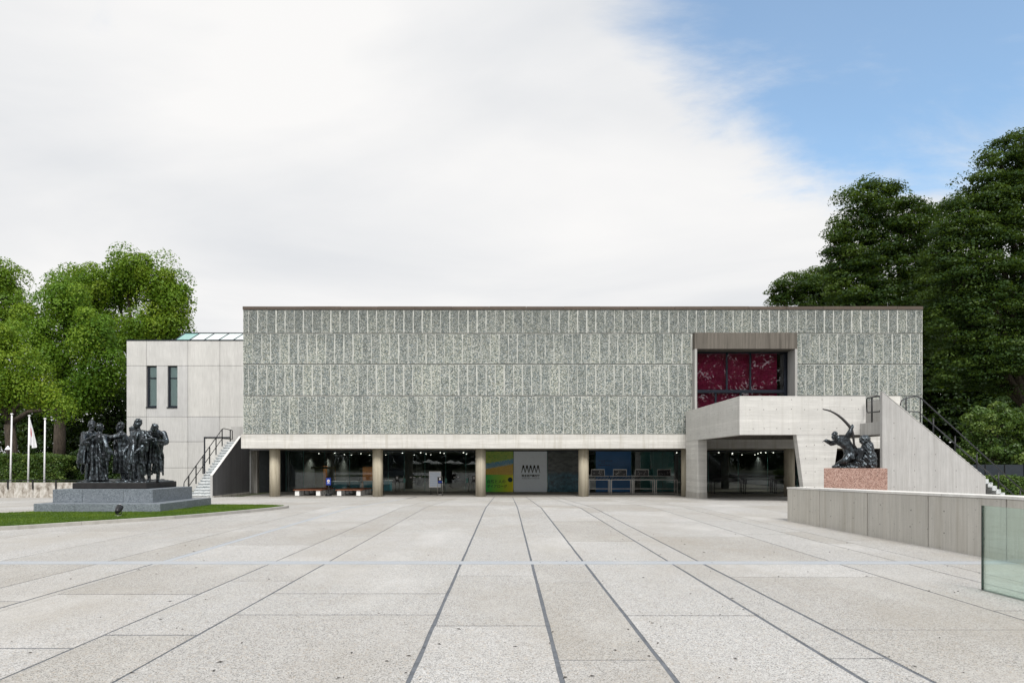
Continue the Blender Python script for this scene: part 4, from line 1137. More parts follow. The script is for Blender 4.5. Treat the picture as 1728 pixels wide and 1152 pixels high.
def flagpoles():
    Y = 41.6; labs = ['white flagpole nearest the left edge, without a flag', 'white flagpole in the middle carrying the hanging flag', 'white flagpole nearest the bronze group, without a flag']
    for (px, pxb, py), lb in zip(((20, 17, 699), (49.5, 47, 702), (76, 74.5, 707)), labs):
        X = XP(pxb, Y); z0 = gz(Y)-.05; zt = ZP(py, Y)
        t = thing('flagpole', (X, Y, z0), lb, 'flagpole', 'flagpoles behind the low wall')
        lean = (px-pxb)*Y/F
        MB().tube([(X, Y, z0), (X+lean, Y, zt)], [.055, .04], 12).build('pole', M['white_paint'], t)
        MB().lathe((X+lean, Y, zt-.01), [(.045, 0), (.085, .02), (.085, .05), (.03, .08)], 12).build('cap', M['white_paint'], t)
    g = N('flag_cloth'); uv = g.n('ShaderNodeUVMap'); s = g.sep(uv.outputs[0])
    d = g.math('SQRT', g.math('ADD', g.math('POWER', g.math('SUBTRACT', s[0], .5), 2.0), g.math('POWER', g.math('MULTIPLY', g.math('SUBTRACT', s[1], .5), .67), 2.0)))
    g.done(g.mix(g.rng(d, .13, .14, 1, 0), (0.78, 0.78, 0.80), (0.55, 0.03, 0.05)), 0.9)
    X = XP(49.0, Y); zt, zb = ZP(704, Y), ZP(753, Y); nu, nv = 26, 22; v = []; f = []; uvs = []
    for j in range(nv+1):
        for i in range(nu+1):
            u, w = i/nu, j/nv
            spread = .05 + .34*(w**.8)
            x = X + .04 + spread*u**.8 - .30*max(0, w-.45)*math.sin(u*3.1)*.6
            y = Y - .02 + (.04+.07*w)*math.sin(u*13 + w*1.5) 
            z = zt - (zt-zb)*w + .22*u*(1-w)*-1 + .10*math.sin(u*6)*w
            v.append((x, y, z)); uvs.append((u, 1-w))
    for j in range(nv):
        for i in range(nu): k = j*(nu+1)+i; f.append((k, k+1, k+nu+2, k+nu+1))
    b = MB(); b.add(v, f, 0, True); fo = b.build('flag', M['flag_cloth'], None, origin=(X, Y, zt))
    lay = fo.data.uv_layers.new(name='UVMap')
    for l in fo.data.loops: lay.data[l.index].uv = uvs[l.vertex_index]
    tag(fo, 'limp white flag with a red disc hanging on the middle flagpole', 'flag')
flagpoles()
def path_lamp():
    Y = 43.0; X = XP(13.5, Y); t = thing('path_lamp', (X, Y, gz(Y)), 'small post lamp with a white cone shade left of the flagpoles', 'lamp')
    z = ZP(758.5, Y)
    MB().tube([(X, Y, gz(Y)-.06), (X, Y, z)], .03).build('post', M['black_metal'], t)
    MB().lathe((X, Y, z), [(.19, 0), (.17, .02), (.03, .25)], 14).build('lamp_shade', M['lamp_white'], t)
path_lamp()

# ---------------------------------------------------------------- lawn island, plinth, spotlight
def island():
    outer = [(-20.5, 14.6), (-16.5, 14.9), (-14.0, 15.3), (-12.2, 16.0), (-11.0, 17.45), (-9.55, 19.35), (-8.6, 21.4), (-8.05, 22.9), (-7.85, 23.9), (-8.1, 24.5), (-8.9, 25.1), (-10.0, 25.4), (-11.4, 25.5), (-12.8, 25.6), (-13.8, 25.2), (-14.6, 23.6), (-15.0, 21.5), (-15.9, 20.75), (-18, 20.2), (-20.5, 19.8)]
    # smooth the outline
    pts = []; n = len(outer)
    for i in range(n):
        p0, p1, p2, p3 = [Vector(outer[(i+k-1) % n]) for k in range(4)]
        for s in range(4):
            t = s/4
            pts.append(0.5*((2*p1)+(-p0+p2)*t+(2*p0-5*p1+4*p2-p3)*t*t+(-p0+3*p1-3*p2+p3)*t*t*t))
    c = sum(pts, Vector((0,0)))/len(pts)
    inner = []
    m = len(pts)
    for i in range(m):
        tg = (pts[(i+1) % m]-pts[i-1]).normalized(); nn = Vector((-tg.y, tg.x)); inner.append(pts[i]+nn*.16)
    H = .085
    kerb = thing('kerb', (-12, 20, 0), kind='structure')
    seg = 4
    for i in range(0, m, seg):
        b = MB(); v = []; f = []
        idx = [(i+k) % m for k in range(seg+1)]
        for k, q in enumerate(idx):
            po, pi_ = pts[q], inner[q]
            if k == 0: e = (pts[idx[1]]-po).normalized()*.004; po = po+e; pi_ = pi_+e
            if k == seg: e = (pts[idx[-2]]-po).normalized()*.004; po = po+e; pi_ = pi_+e
            zb = gz(po.y)
            v += [(po.x, po.y, zb-.05), (po.x, po.y, zb+H), (pi_.x, pi_.y, zb+H), (pi_.x, pi_.y, zb-.05)]
        for k in range(seg):
            a = 4*k
            for j in range(4): f.append((a+j, a+(j+1) % 4, a+4+(j+1) % 4, a+4+j))
        f += [(3,2,1,0), (4*seg, 4*seg+1, 4*seg+2, 4*seg+3)]
        b.add(v, f); b.build('kerb_stone', M['kerb_stone'], kerb)
    b = MB(); b.add([(p.x, p.y, gz(p.y)+H-.012) for p in inner], [tuple(range(m))])
    lawn = tag(b.build('lawn', M['lawn_soil']), kind='structure')
    # short turf
    rs = np.random.RandomState(5); N_ = 150000
    P_ = np.array([(p.x, p.y) for p in inner])
    x = rs.uniform(-20.5, -7.8, N_); y = 14.4 + 11.4*rs.rand(N_)**1.15
    ins = np.zeros(N_, bool); j = m-1
    for i in range(m):
        xi, yi = P_[i]; xj, yj = P_[j]
        cond = ((yi > y) != (yj > y)) & (x < (xj-xi)*(y-yi)/(yj-yi+1e-9)+xi); ins ^= cond; j = i
    ins &= ~((x > -14.75) & (x < -11.0) & (y > 21.2) & (y < 24.7))
    x, y = x[ins], y[ins]; k = len(x)
    z = np.where(y <= KINK, 0, LOW*(y-KINK)/(FACADE-KINK)) + H - .014
    a = rs.uniform(0, 6.28, k); h = rs.uniform(.018, .042, k); w = .008
    lx, ly = rs.normal(0, .012, k), rs.normal(0, .012, k)
    v = np.empty((k, 3, 3), np.float32)
    v[:,0] = np.stack([x-w*np.cos(a), y-w*np.sin(a), z], 1); v[:,1] = np.stack([x+w*np.cos(a), y+w*np.sin(a), z], 1); v[:,2] = np.stack([x+lx, y+ly, z+h], 1)
    me = tri_mesh(v.reshape(-1, 3), np.arange(k*3).reshape(-1, 3), np.repeat(np.clip(.5+.25*np.sin(x*1.3+y*.7)*np.sin(y*1.9-x*.4)+.18*np.sin(x*4.1+1)*np.sin(y*3.3)+rs.normal(0,.2,k), 0, 1).astype(np.float32), 3), M['grass_blade'])
    tag(link('grass', me), 'short bright green turf round the grey granite plinth', 'grass', kind='stuff')
def tri_mesh(v, f, tint, mat):
    me = bpy.data.meshes.new('mesh')
    nv, nf, k = len(v), len(f), f.shape[1]
    me.vertices.add(nv); me.vertices.foreach_set('co', np.ascontiguousarray(v, np.float32).ravel())
    me.loops.add(nf*k); me.loops.foreach_set('vertex_index', np.ascontiguousarray(f, np.int32).ravel())
    me.polygons.add(nf); me.polygons.foreach_set('loop_start', np.arange(0, nf*k, k, dtype=np.int32))
    try: me.polygons.foreach_set('loop_total', np.full(nf, k, np.int32))
    except Exception: pass
    at = me.attributes.new('tint', 'FLOAT', 'POINT'); at.data.foreach_set('value', np.ascontiguousarray(tint, np.float32))
    me.materials.append(mat); me.update(calc_edges=True); me.validate()
    return me
island()
GRZ = .075
def plinth():
    t = thing('granite_plinth', (-12.9, 22.9, GRZ), 'two step grey granite plinth under the bronze group on the lawn', 'plinth')
    def course(x0, x1, y0, y1, z0, z1, jx, jy):
        xs = [x0]+jx+[x1]; ys = [y0]+jy+[y1]
        for a, c in zip(xs, xs[1:]):
            for d, e in zip(ys, ys[1:]):
                box('granite_block', M['granite_grey'], t, a+.003, c-.003, d+.003, e-.003, z0, z1, .006, origin=(a, d, z0))
    z1 = ZP(849.5, 21.15); z2 = ZP(825.3, 21.75)
    course(-14.83, -10.9, 21.15, 24.75, GRZ-.06, z1, [XP(126, 21.15)], [22.9])
    course(-14.64, -11.45, 21.75, 24.45, z1+.002, z2, [XP(139, 21.75), XP(208, 21.75)], [23.1])
    return z2
PZ = plinth()
def spotlight():
    Y = 19.6; X = XP(200, Y); t = thing('spotlight', (X, Y, GRZ), 'small black floodlight on the grass in front of the plinth', 'floodlight')
    MB().lathe((X, Y, GRZ-.01), [(.10, 0), (.10, .02), (.03, .03)], 14).build('base', M['steel'], t)
    MB().tube([(X-.09, Y, GRZ+.14), (X-.085, Y, GRZ+.06), (X, Y, GRZ+.03), (X+.085, Y, GRZ+.06), (X+.09, Y, GRZ+.14)], .012, 6).build('bracket', M['black_metal'], t)
    h = MB().tube([(X+.02, Y-.10, GRZ+.10), (X+.0, Y-.04, GRZ+.14), (X-.01, Y+.02, GRZ+.175), (X-.03, Y+.12, GRZ+.24)], [.055, .075, .09, .098], 14).build('lamp_head', M['black_metal'], t)
    MB().tube([(X-.031, Y+.122, GRZ+.241), (X-.034, Y+.136, GRZ+.249)], [.09, .088], 14).build('lens', M['lamp_white'], h)
spotlight()

# ---------------------------------------------------------------- bronze sculptures
def ell(b, c, r, rot=None, n=12, m=8):
    v = []; rm = rot or Matrix.Identity(3)
    for i in range(m+1):
        ph = math.pi*i/m - math.pi/2
        for k in range(n):
            th = 2*math.pi*k/n
            p = rm @ Vector((r[0]*math.cos(ph)*math.cos(th), r[1]*math.cos(ph)*math.sin(th), r[2]*math.sin(ph))); v.append(Vector(c)+p)
    f = [(i*n+k, i*n+(k+1)%n, (i+1)*n+(k+1)%n, (i+1)*n+k) for i in range(m) for k in range(n)]
    b.add(v, f)
def limb(b, pts, rad):
    for p, q, r1, r2 in zip(pts, pts[1:], rad, rad[1:]):
        p, q = Vector(p), Vector(q); d = q-p
        st = [p + d*(k/4) for k in range(5)]; b.tube(st, [r1+(r2-r1)*k/4 for k in range(5)], 10)
        ell(b, p, (r1,)*3, n=10, m=6); ell(b, q, (r2,)*3, n=10, m=6)
def robe(b, rings, folds=11, amp=.10, ph=0.0, n=44):
    """rings: (x, y, z, rx, ry); deepening folds towards the hem"""
    v = []; m = len(rings)
    for i, (x, y, z, rx, ry) in enumerate(rings):
        t = 1 - i/(m-1)
        for k in range(n):
            th = 2*math.pi*k/n
            w = 1 + amp*(.25+t)*math.sin(folds*th + ph + 1.2*math.sin(2*th+ph) + .7*i/m) + .5*amp*math.sin((folds-4)*th - ph*2 + .9*i)
            v.append((x+rx*w*math.cos(th), y+ry*w*math.sin(th), z))
    f = [(i*n+k, i*n+(k+1)%n, (i+1)*n+(k+1)%n, (i+1)*n+k) for i in range(m-1) for k in range(n)]
    f.append(tuple(range(n-1, -1, -1))); f.append(tuple((m-1)*n+k for k in range(n)))
    b.add(v, f)
def hand(b, w, d, side, curl=.5):
    """palm and five fingers at wrist w along d"""
    w = Vector(w); d = Vector(d).normalized()
    up = Vector((0,0,1)) if abs(d.z) < .8 else Vector((0,-1,0))
    s = d.cross(up).normalized(); nrm = s.cross(d).normalized()
    c = w + d*.055; ell(b, c, (.042, .042, .05), n=8, m=6)
    for k, l in enumerate((.075, .088, .082, .065)):
        base = w + d*.09 + s*(-.033+.022*k); mid = base + d*l*.5 - nrm*l*.25*curl; tip = mid + d*l*.32 - nrm*l*.5*curl
        limb(b, [base, mid, tip], [.013, .012, .010])
    base = w + d*.035 + s*side*.04; limb(b, [base, base+d*.04+s*side*.03, base+d*.075+s*side*.025], [.016, .014, .011])
def head(b, c, face, tilt=0.0, beard=False, cap=True):
    """c: centre, face: unit vector the face looks along"""
    fv = Vector(face).normalized(); z = Vector((0,0,1)); z = (z - fv*z.dot(fv)).normalized(); s = fv.cross(z)
    rot = Matrix((s, fv, z)).transposed()
    c = Vector(c)
    def L_(x, y, zz): return c + rot @ Vector((x, y, zz))
    ell(b, L_(0, -.012, .03), (.088, .108, .105), rot); ell(b, L_(0, .022, -.055), (.064, .078, .085), rot)
    ell(b, L_(0, .095, -.022), (.017, .026, .034), rot, 8, 6); ell(b, L_(0, .083, .028), (.060, .020, .013), rot, 8, 6)
    ell(b, L_(0, .080, -.075), (.030, .016, .010), rot, 8, 6); ell(b, L_(0, .078, -.118), (.026, .024, .020), rot, 8, 6)
    for q in (-1, 1): ell(b, L_(q*.090, -.012, -.015), (.014, .026, .036), rot, 8, 6); ell(b, L_(q*.036, .075, -.042), (.022, .022, .02), rot, 8, 6)
    if beard: ell(b, L_(0, .062, -.135), (.052, .045, .065), rot, 10, 6)
    rr = random.Random(int(c.x*1000))
    if cap:
        for k in range(16):
            a = rr.uniform(0, 6.28); e = rr.uniform(.35, 1.5)
            x, y, zz = math.cos(a)*math.cos(e), math.sin(a)*math.cos(e), math.sin(e)
            if y > .55 and zz < .8: continue
            ell(b, L_(x*.09, y*.105-.014, zz*.105+.03), (.030, .030, .026), rot, 7, 5)
def sculpt(b, name, parent, voxel=.014, smooth=6, origin=None, rough=.012, mat='bronze_patina_highlights'):
    me = b.mesh(M[mat])
    tmp = bpy.data.objects.new('tmp', me); COL.objects.link(tmp)
    md = tmp.modifiers.new('r', 'REMESH'); md.mode = 'VOXEL'; md.voxel_size = voxel; md.use_smooth_shade = True
    sm = tmp.modifiers.new('s', 'SMOOTH'); sm.factor = .5; sm.iterations = smooth
    bpy.context.view_layer.update()
    out = bpy.data.meshes.new_from_object(tmp.evaluated_get(bpy.context.evaluated_depsgraph_get()))
    bpy.data.objects.remove(tmp)
    n = len(out.vertices); a = np.zeros(n*3, np.float32); out.vertices.foreach_get('co', a); a = a.reshape(-1,3)
    nr = np.zeros(n*3, np.float32); out.vertex_normals.foreach_get('vector', nr); nr = nr.reshape(-1,3)
    # modelled surface: clay-like dabs
    d = (np.sin(a[:,0]*31+a[:,2]*17)*np.sin(a[:,1]*37-a[:,2]*23)+np.sin(a[:,0]*61-a[:,2]*11)*np.sin(a[:,1]*53+a[:,2]*29)*.6)*rough*.5
    a = a + nr*d[:,None]
    po = ORIG.get(parent, Vector((0,0,0)))
    out.vertices.foreach_set('co', (a-np.array(po)).astype(np.float32).ravel()); out.update()
    out.materials.clear(); out.materials.append(M[mat])
    out.polygons.foreach_set('use_smooth', [True]*len(out.polygons))
    return link(name, out, parent, po)

def robed_figure(parent, x, y, z0, yaw, H=2.0, lean=(0,0), bow=0.0, hem=.06, arms=(None, None), look=0.0, beard=False, seed=0, wide=1.0, legs=False, sway=.0):
    """generic draped figure; local frame faces -y, then yaw about z"""
    b = MB(); s = H/2.0; r = random.Random(seed)
    lx, ly = lean
    def sp(z): t = z/1.7; return lx*t*t, ly*t*t
    R_ = [(.06, .31, .27), (.30, .265, .235), (.60, .235, .21), (.90, .225, .20), (1.10, .20, .175), (1.30, .215, .175), (1.46, .25, .18), (1.57, .225, .145), (1.66, .10, .09)]
    rings = []
    for (z, rx, ry) in R_:
        if z < hem: continue
        ox, oy = sp(z); fwd = -bow*max(0, z-1.0)*.62; ox += sway*math.sin(z*2.1)
        rings.append((ox, oy+fwd, z, rx*wide, ry*wide))
    robe(b, rings, 7+r.randrange(4), .17, r.uniform(0, 6))
    for q in (-1, 1):                                # legs and feet below the hem
        fx, fy = q*.13, -.02 + (q*.10 if legs else q*.03)
        ox, oy = sp(.9)
        limb(b, [(q*.11+ox, oy, .92), (fx*1.05, fy-.06, .52), (fx, fy, .09)], [.105, .075, .052])
        limb(b, [(fx, fy+.04, .05), (fx+q*.02, fy-.12, .045), (fx+q*.03, fy-.20, .03)], [.055, .05, .035])
    sx, sy = sp(1.58); sy += -bow*.36; sx += sway*math.sin(1.58*2.1)
    for q, arm in zip((-1, 1), arms):
        sh = Vector((sx+q*.225*wide, sy, 1.55))
        if arm is None: arm = ((q*.30, -.02, 1.25), (q*.26, -.14, 1.00))
        el, wr = Vector(arm[0])+Vector((sx, sy, 0)), Vector(arm[1])+Vector((sx, sy, 0))
        limb(b, [sh, el, wr], [.096, .076, .05]); hand(b, wr, wr-el, -q, .6)
        if arm[0][2] < 1.5:                           # sleeve falling from the forearm
            m_ = (el+wr)/2; limb(b, [el+Vector((0,0,-.02)), m_+Vector((0,0,-.10)), m_+Vector((0,.02,-.34))], [.075, .065, .03])
    # mantle fold from shoulder to hem
    pts = [(sx-.2*wide, sy-.10, 1.58), (sx+.02, sy-.20, 1.30), (sx*.6+.16, -.24, .95), (.20, -.25, .35)]
    limb(b, pts, [.06, .05, .05, .04])
    for k in range(7):                                # hanging folds of cloth
        a = r.uniform(0, 6.28); zz = r.uniform(.75, 1.35); l = r.uniform(.4, .7)
        c0 = Vector((sx*.6+.215*math.cos(a), sy*.6+.185*math.sin(a), zz)); c1 = Vector((sx*.2+.27*math.cos(a+.35), .235*math.sin(a+.35), max(.12, zz-l)))
        limb(b, [c0, c0.lerp(c1, .5)+Vector((.03*math.cos(a), .03*math.sin(a), 0)), c1], [.022, .04, .03])
    limb(b, [(sx+.20*wide, sy+.10, 1.58), (sx*.7+.1, .2, 1.1), (.05, .24, .3)], [.05, .05, .045])
    nk = Vector((sx, sy-.01-bow*.05, 1.64)); hc = nk + Vector((0, -.03-bow*.20, .195-bow*.17))
    limb(b, [nk, (nk+hc)/2, hc], [.075, .062, .06])
    fa = Vector((math.sin(look), -math.cos(look), -bow*1.1))
    hb = MB(); head(hb, (0,0,0), fa, beard=beard); b.add([hc + Vector(p)*1.16 for p in hb.v], hb.f)
    # to world
    c, sn = math.cos(yaw), math.sin(yaw)
    b.v = [(x+s*(c*p[0]-sn*p[1]), y+s*(sn*p[0]+c*p[1]), z0+s*p[2]) for p in b.v]
    return b
def bronze_group():
    t = thing('bronze_group', (-13.1, 23.1, PZ), 'dark bronze group of six robed standing figures on the granite plinth', 'sculpture')
    zb = ZP(814.2, 22.2)
    x0, x1 = XP(121.5, 22.2), XP(246, 22.2)
    b = MB(); b.box(x0, x1, 22.2, 24.25, PZ, zb); b.build('bronze_base', M['bronze_base'], t, bevel=.02)
    # uneven cast ground
    b = MB(); rr = random.Random(2)
    b.box(x0+.06, x1-.06, 22.3, 24.2, zb-.02, zb+.03)
    for k in range(46): ell(b, (rr.uniform(x0+.25, x1-.25), rr.uniform(22.5, 24.0), zb+.015), (rr.uniform(.12,.25), rr.uniform(.1,.2), rr.uniform(.03,.085)), n=10, m=6)
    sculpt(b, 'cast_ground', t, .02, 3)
    z = zb + .03
    figs = [dict(x=XP(147, 22.85), y=22.85, yaw=R(74), lean=(.05, -.10), look=-.5, beard=True, seed=1, H=2.06, hem=.4, sway=-.07, wide=1.05, arms=(((-.42,-.20,1.28),(-.40,-.52,1.46)), ((.36,.04,1.22),(.34,-.20,.96))), legs=True),
            dict(x=XP(169, 22.60), y=22.60, yaw=R(160), look=.7, lean=(.06, 0), seed=2, H=1.94, sway=.06, wide=.9, arms=(((-.40,.06,1.24),(-.52,-.08,.98)), ((.31,.02,1.24),(.34,-.10,.98)))),
            dict(x=XP(209, 23.2), y=23.2, yaw=R(-70), look=-.1, lean=(0, -.08), seed=3, H=2.02, hem=.3, sway=.06, wide=1.12, arms=(((-.36,-.30,1.50),(-.16,-.56,1.56)), ((.36,-.26,1.46),(.20,-.54,1.48)))),
            dict(x=XP(233, 22.55), y=22.55, yaw=R(-30), look=-.7, lean=(-.03, .04), seed=4, H=2.10, hem=.5, sway=-.07, wide=1.14, arms=(((-.42,.0,1.24),(-.34,-.26,.98)), ((.42,.02,1.24),(.30,-.26,.96))), legs=True),
            dict(x=XP(259, 22.95), y=22.95, yaw=R(30), bow=.95, seed=5, H=2.10, wide=1.2, hem=.35, sway=-.03, arms=(((-.34,-.22,1.30),(-.08,-.40,1.36)), ((.34,-.22,1.28),(.06,-.42,1.30))), legs=True),
            dict(x=XP(222, 23.85), y=23.85, yaw=R(150), look=.3, seed=6, H=1.92, beard=True)]
    for fg in figs:
        x, y = fg.pop('x'), fg.pop('y'); yaw = fg.pop('yaw')
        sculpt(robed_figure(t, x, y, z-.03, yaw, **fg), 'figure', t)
bronze_group()

def archer():
    Y = 27.6; cx = XP(1443, Y); zt = ZP(790, 26.6); ang = math.atan2(cx, Y)      # turned to face the plaza's middle
    ca, sa = math.cos(-ang), math.sin(-ang)
    def W(p): return (cx + ca*p[0]-sa*p[1], Y + sa*p[0]+ca*p[1], p[2])
    ped = thing('stone_pedestal', (cx, Y, gz(Y)), 'block of pink granite carrying the bronze archer', 'pedestal')
    b = MB(); hw = 1.12; b.box(-hw, hw, -.8, .8, gz(Y)-.15, zt); b.v = [W(p) for p in b.v]; b.build('pink_block', M['granite_pink'], ped, bevel=.012)
    t = thing('bronze_archer', (cx, Y, zt), 'dark bronze kneeling archer with a tall bow beside a rock', 'sculpture')
    k = 26.9/F
    def Q(px, py, d=0.0): return ((px-1443)*k, d, (790-py)*k + 0)
    # body: kneeling, torso turned left, bow arm raised
    b = MB()
    pel, wai, che, nec, hd = Q(1437,764,0), Q(1434,755,-.05), Q(1426,745,-.09), Q(1418,738.5,-.12), Q(1410.5,733.5,-.16)
    limb(b, [pel, wai, che, nec], [.23, .20, .24, .12]); ell(b, Q(1424,743.5,-.09), (.29,.23,.22))
    limb(b, [nec, hd], [.095, .085])
    hb = MB(); head(hb, (0,0,0), (-.55, -.8, .1)); b.add([Vector(hd)+Vector(p)*1.22 for p in hb.v], hb.f)
    limb(b, [Q(1429,740,-.2), Q(1434,729.5,-.26), Q(1438,719.5,-.19)], [.13, .10, .068])       # bow arm
    hand(b, Q(1437.6,721,-.19), Vector((.25,0,1)), 1, 1.2)
    limb(b, [Q(1419,742,-.1), Q(1406,746.5,.06), Q(1397.5,742,-.12)], [.13, .105, .075]); hand(b, Q(1399,742,-.12), Vector((-1,-.2,.15)), -1, 1.4)
    limb(b, [pel, Q(1428,777,-.26), Q(1416,783,.0)], [.21, .145, .09])                          # kneeling leg
    limb(b, [Q(1416,783,.0), Q(1410.5,787,.06)], [.08, .055])
    limb(b, [Q(1440,763,.0), Q(1453,760,-.22), Q(1449,775,-.24)], [.19, .135, .085])            # other knee up, foot on the rock
    limb(b, [Q(1449,775,-.24), Q(1455,778,-.34)], [.07, .05])
    robe(b, [Q(1437,774)+(.30,.27), Q(1437,767)+(.27,.25), Q(1434,757)+(.235,.22)], 9, .08, 1.0)
    b.v = [W((p[0], p[1], p[2]+zt)) for p in b.v]
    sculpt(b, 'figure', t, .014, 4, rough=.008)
    # rock
    b = MB(); rr = random.Random(9)
    for px, py, rx, rz_ in ((1421,788,.40,.14), (1437,788,.5,.16), (1456,785,.46,.26), (1464,772,.33,.40), (1462,757,.28,.34), (1458,741,.24,.20), (1467,783,.26,.24)):
        p = Q(px, py, .12); ell(b, p, (rx*.88, .40, rz_*.95), Matrix.Rotation(rr.uniform(-.3,.3), 3, 'Y'))
        for q in range(2):
            a = rr.uniform(0, 6.28); ell(b, (p[0]+rx*.45*math.cos(a), p[1]-.2, p[2]+rz_*.5*math.sin(a)), (rx*.42, .2, rz_*.4), Matrix.Rotation(rr.uniform(-.9,.9), 3, 'Y'))
    b.v = [W((p[0], p[1], max(zt, p[2]+zt))) for p in b.v]
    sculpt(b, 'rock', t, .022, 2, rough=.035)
    # bow: one long curved stave
    path = [(1393.5,687.2),(1399,688.4),(1405,690.8),(1411,694.2),(1417,698.6),(1423,704.2),(1429,711),(1434,717.5),(1437.5,723),(1439.5,731),(1440.5,740),(1441.5,750),(1446,757)]
    pts = [Q(px, py, -.21) for px, py in path]
    rad = [.026,.030,.034,.040,.046,.052,.055,.058,.055,.05,.045,.04,.03]
    b = MB(); b.tube(pts, rad, 10); ell(b, Q(1393,686.6,-.19), (.03,.03,.022))
    b.v = [W((p[0], p[1], p[2]+zt)) for p in b.v]; b.build('bow', M['bronze_base'], t)
archer()

# ---------------------------------------------------------------- vegetation
def leaf_cloud(rs, centres, radii, per, leaf, flat, up, tints, jitter=.55, droop=0.0, shell=.55):
    """leaf-sized faces on the shells of many small clumps"""
    n = len(centres); idx = np.repeat(np.arange(n), per); m = len(idx)
    d = rs.normal(size=(m, 3)); d[:,2] += up; d /= np.linalg.norm(d, axis=1)[:,None]
    rad = radii[idx]*(shell+(1.05-shell)*rs.rand(m)**.6)
    pos = centres[idx] + d*rad[:,None]*np.array([1, 1, flat])
    if droop: pos[:,2] -= droop*((d[:,0]**2+d[:,1]**2)*radii[idx])
    nn = d*np.array([1, 1, 1/max(.2, flat)]); nn /= np.linalg.norm(nn, axis=1)[:,None]
    nn = nn + rs.normal(size=(m, 3))*jitter; nn /= np.linalg.norm(nn, axis=1)[:,None]
    t = np.cross(nn, rs.normal(size=(m, 3))); t /= np.linalg.norm(t, axis=1)[:,None]; bt = np.cross(nn, t)
    L_ = leaf*(.65+.7*rs.rand(m))[:,None]; Wd = L_*.30
    v = np.empty((m, 4, 3), np.float32)
    v[:,0] = pos - t*L_*.5; v[:,1] = pos + bt*Wd - nn*Wd*.35; v[:,2] = pos + t*L_*.5; v[:,3] = pos - bt*Wd - nn*Wd*.35
    tt = np.clip(tints[idx] + rs.normal(0, .08, m), 0, 1)
    return v.reshape(-1, 3), np.repeat(tt, 4)
def crown_mesh(lobes, rs, clump, per, leaf, flat, up, mat, dens=1.0, jitter=.55, droop=0.0, tone=(0.5, .22), shell=.55, space=0.0):
    C, RR = [], []
    lob = [(np.array(c), np.array(r)) for c, r in lobes]
    for c, r in lob:
        area = 4*math.pi*((r[0]*r[1])**1.6/3 + (r[0]*r[2])**1.6/3 + (r[1]*r[2])**1.6/3)**(1/1.6)
        k = int(dens*area/(clump*clump*1.25)) + 3
        d = rs.normal(size=(k, 3)); d[:,2] += .25; d /= np.linalg.norm(d, axis=1)[:,None]
        keep = (d[:,1] < .25) | (rs.rand(k) < .35); d = d[keep]
        p = c + d*r*(.80+.24*rs.rand(len(d)))[:,None]
        ok = np.ones(len(p), bool)
        for c2, r2 in lob:
            if c2 is c: continue
            ok &= (((p-c2)/r2)**2).sum(1) > .50
        C.append(p[ok])
    C = np.concatenate(C)
    if space > 0:
        keep = []
        for i in rs.permutation(len(C)):
            if not keep or np.min(((C[keep]-C[i])**2).sum(1)) > (space*clump)**2: keep.append(i)
        C = C[keep]
    R_ = clump*(.6+.7*rs.rand(len(C)))
    tn = np.clip(rs.normal(tone[0], tone[1], len(C)), 0, 1)
    v, t = leaf_cloud(rs, C, R_, per, leaf, flat, up, tn, jitter, droop, shell)
    # loose inner foliage
    ci = []
    for c, r in lob:
        k = int(8*dens*np.prod(r)**(2/3)/(clump*clump)); d = rs.normal(size=(k,3)); d /= np.linalg.norm(d, axis=1)[:,None]; ci.append(c + d*r*(.62*rs.rand(k)**.4)[:,None])
    ci = np.concatenate(ci)
    v2, t2 = leaf_cloud(rs, ci, np.full(len(ci), clump), max(10, per//4), leaf*1.3, flat, 0, np.clip(rs.normal(tone[0]-.05, tone[1], len(ci)), 0, 1), 1.0)
    v = np.concatenate([v, v2]); t = np.concatenate([t, t2])
    return tri_mesh(v, np.arange(len(v)).reshape(-1, 4), t, mat), C
TRI = [0]
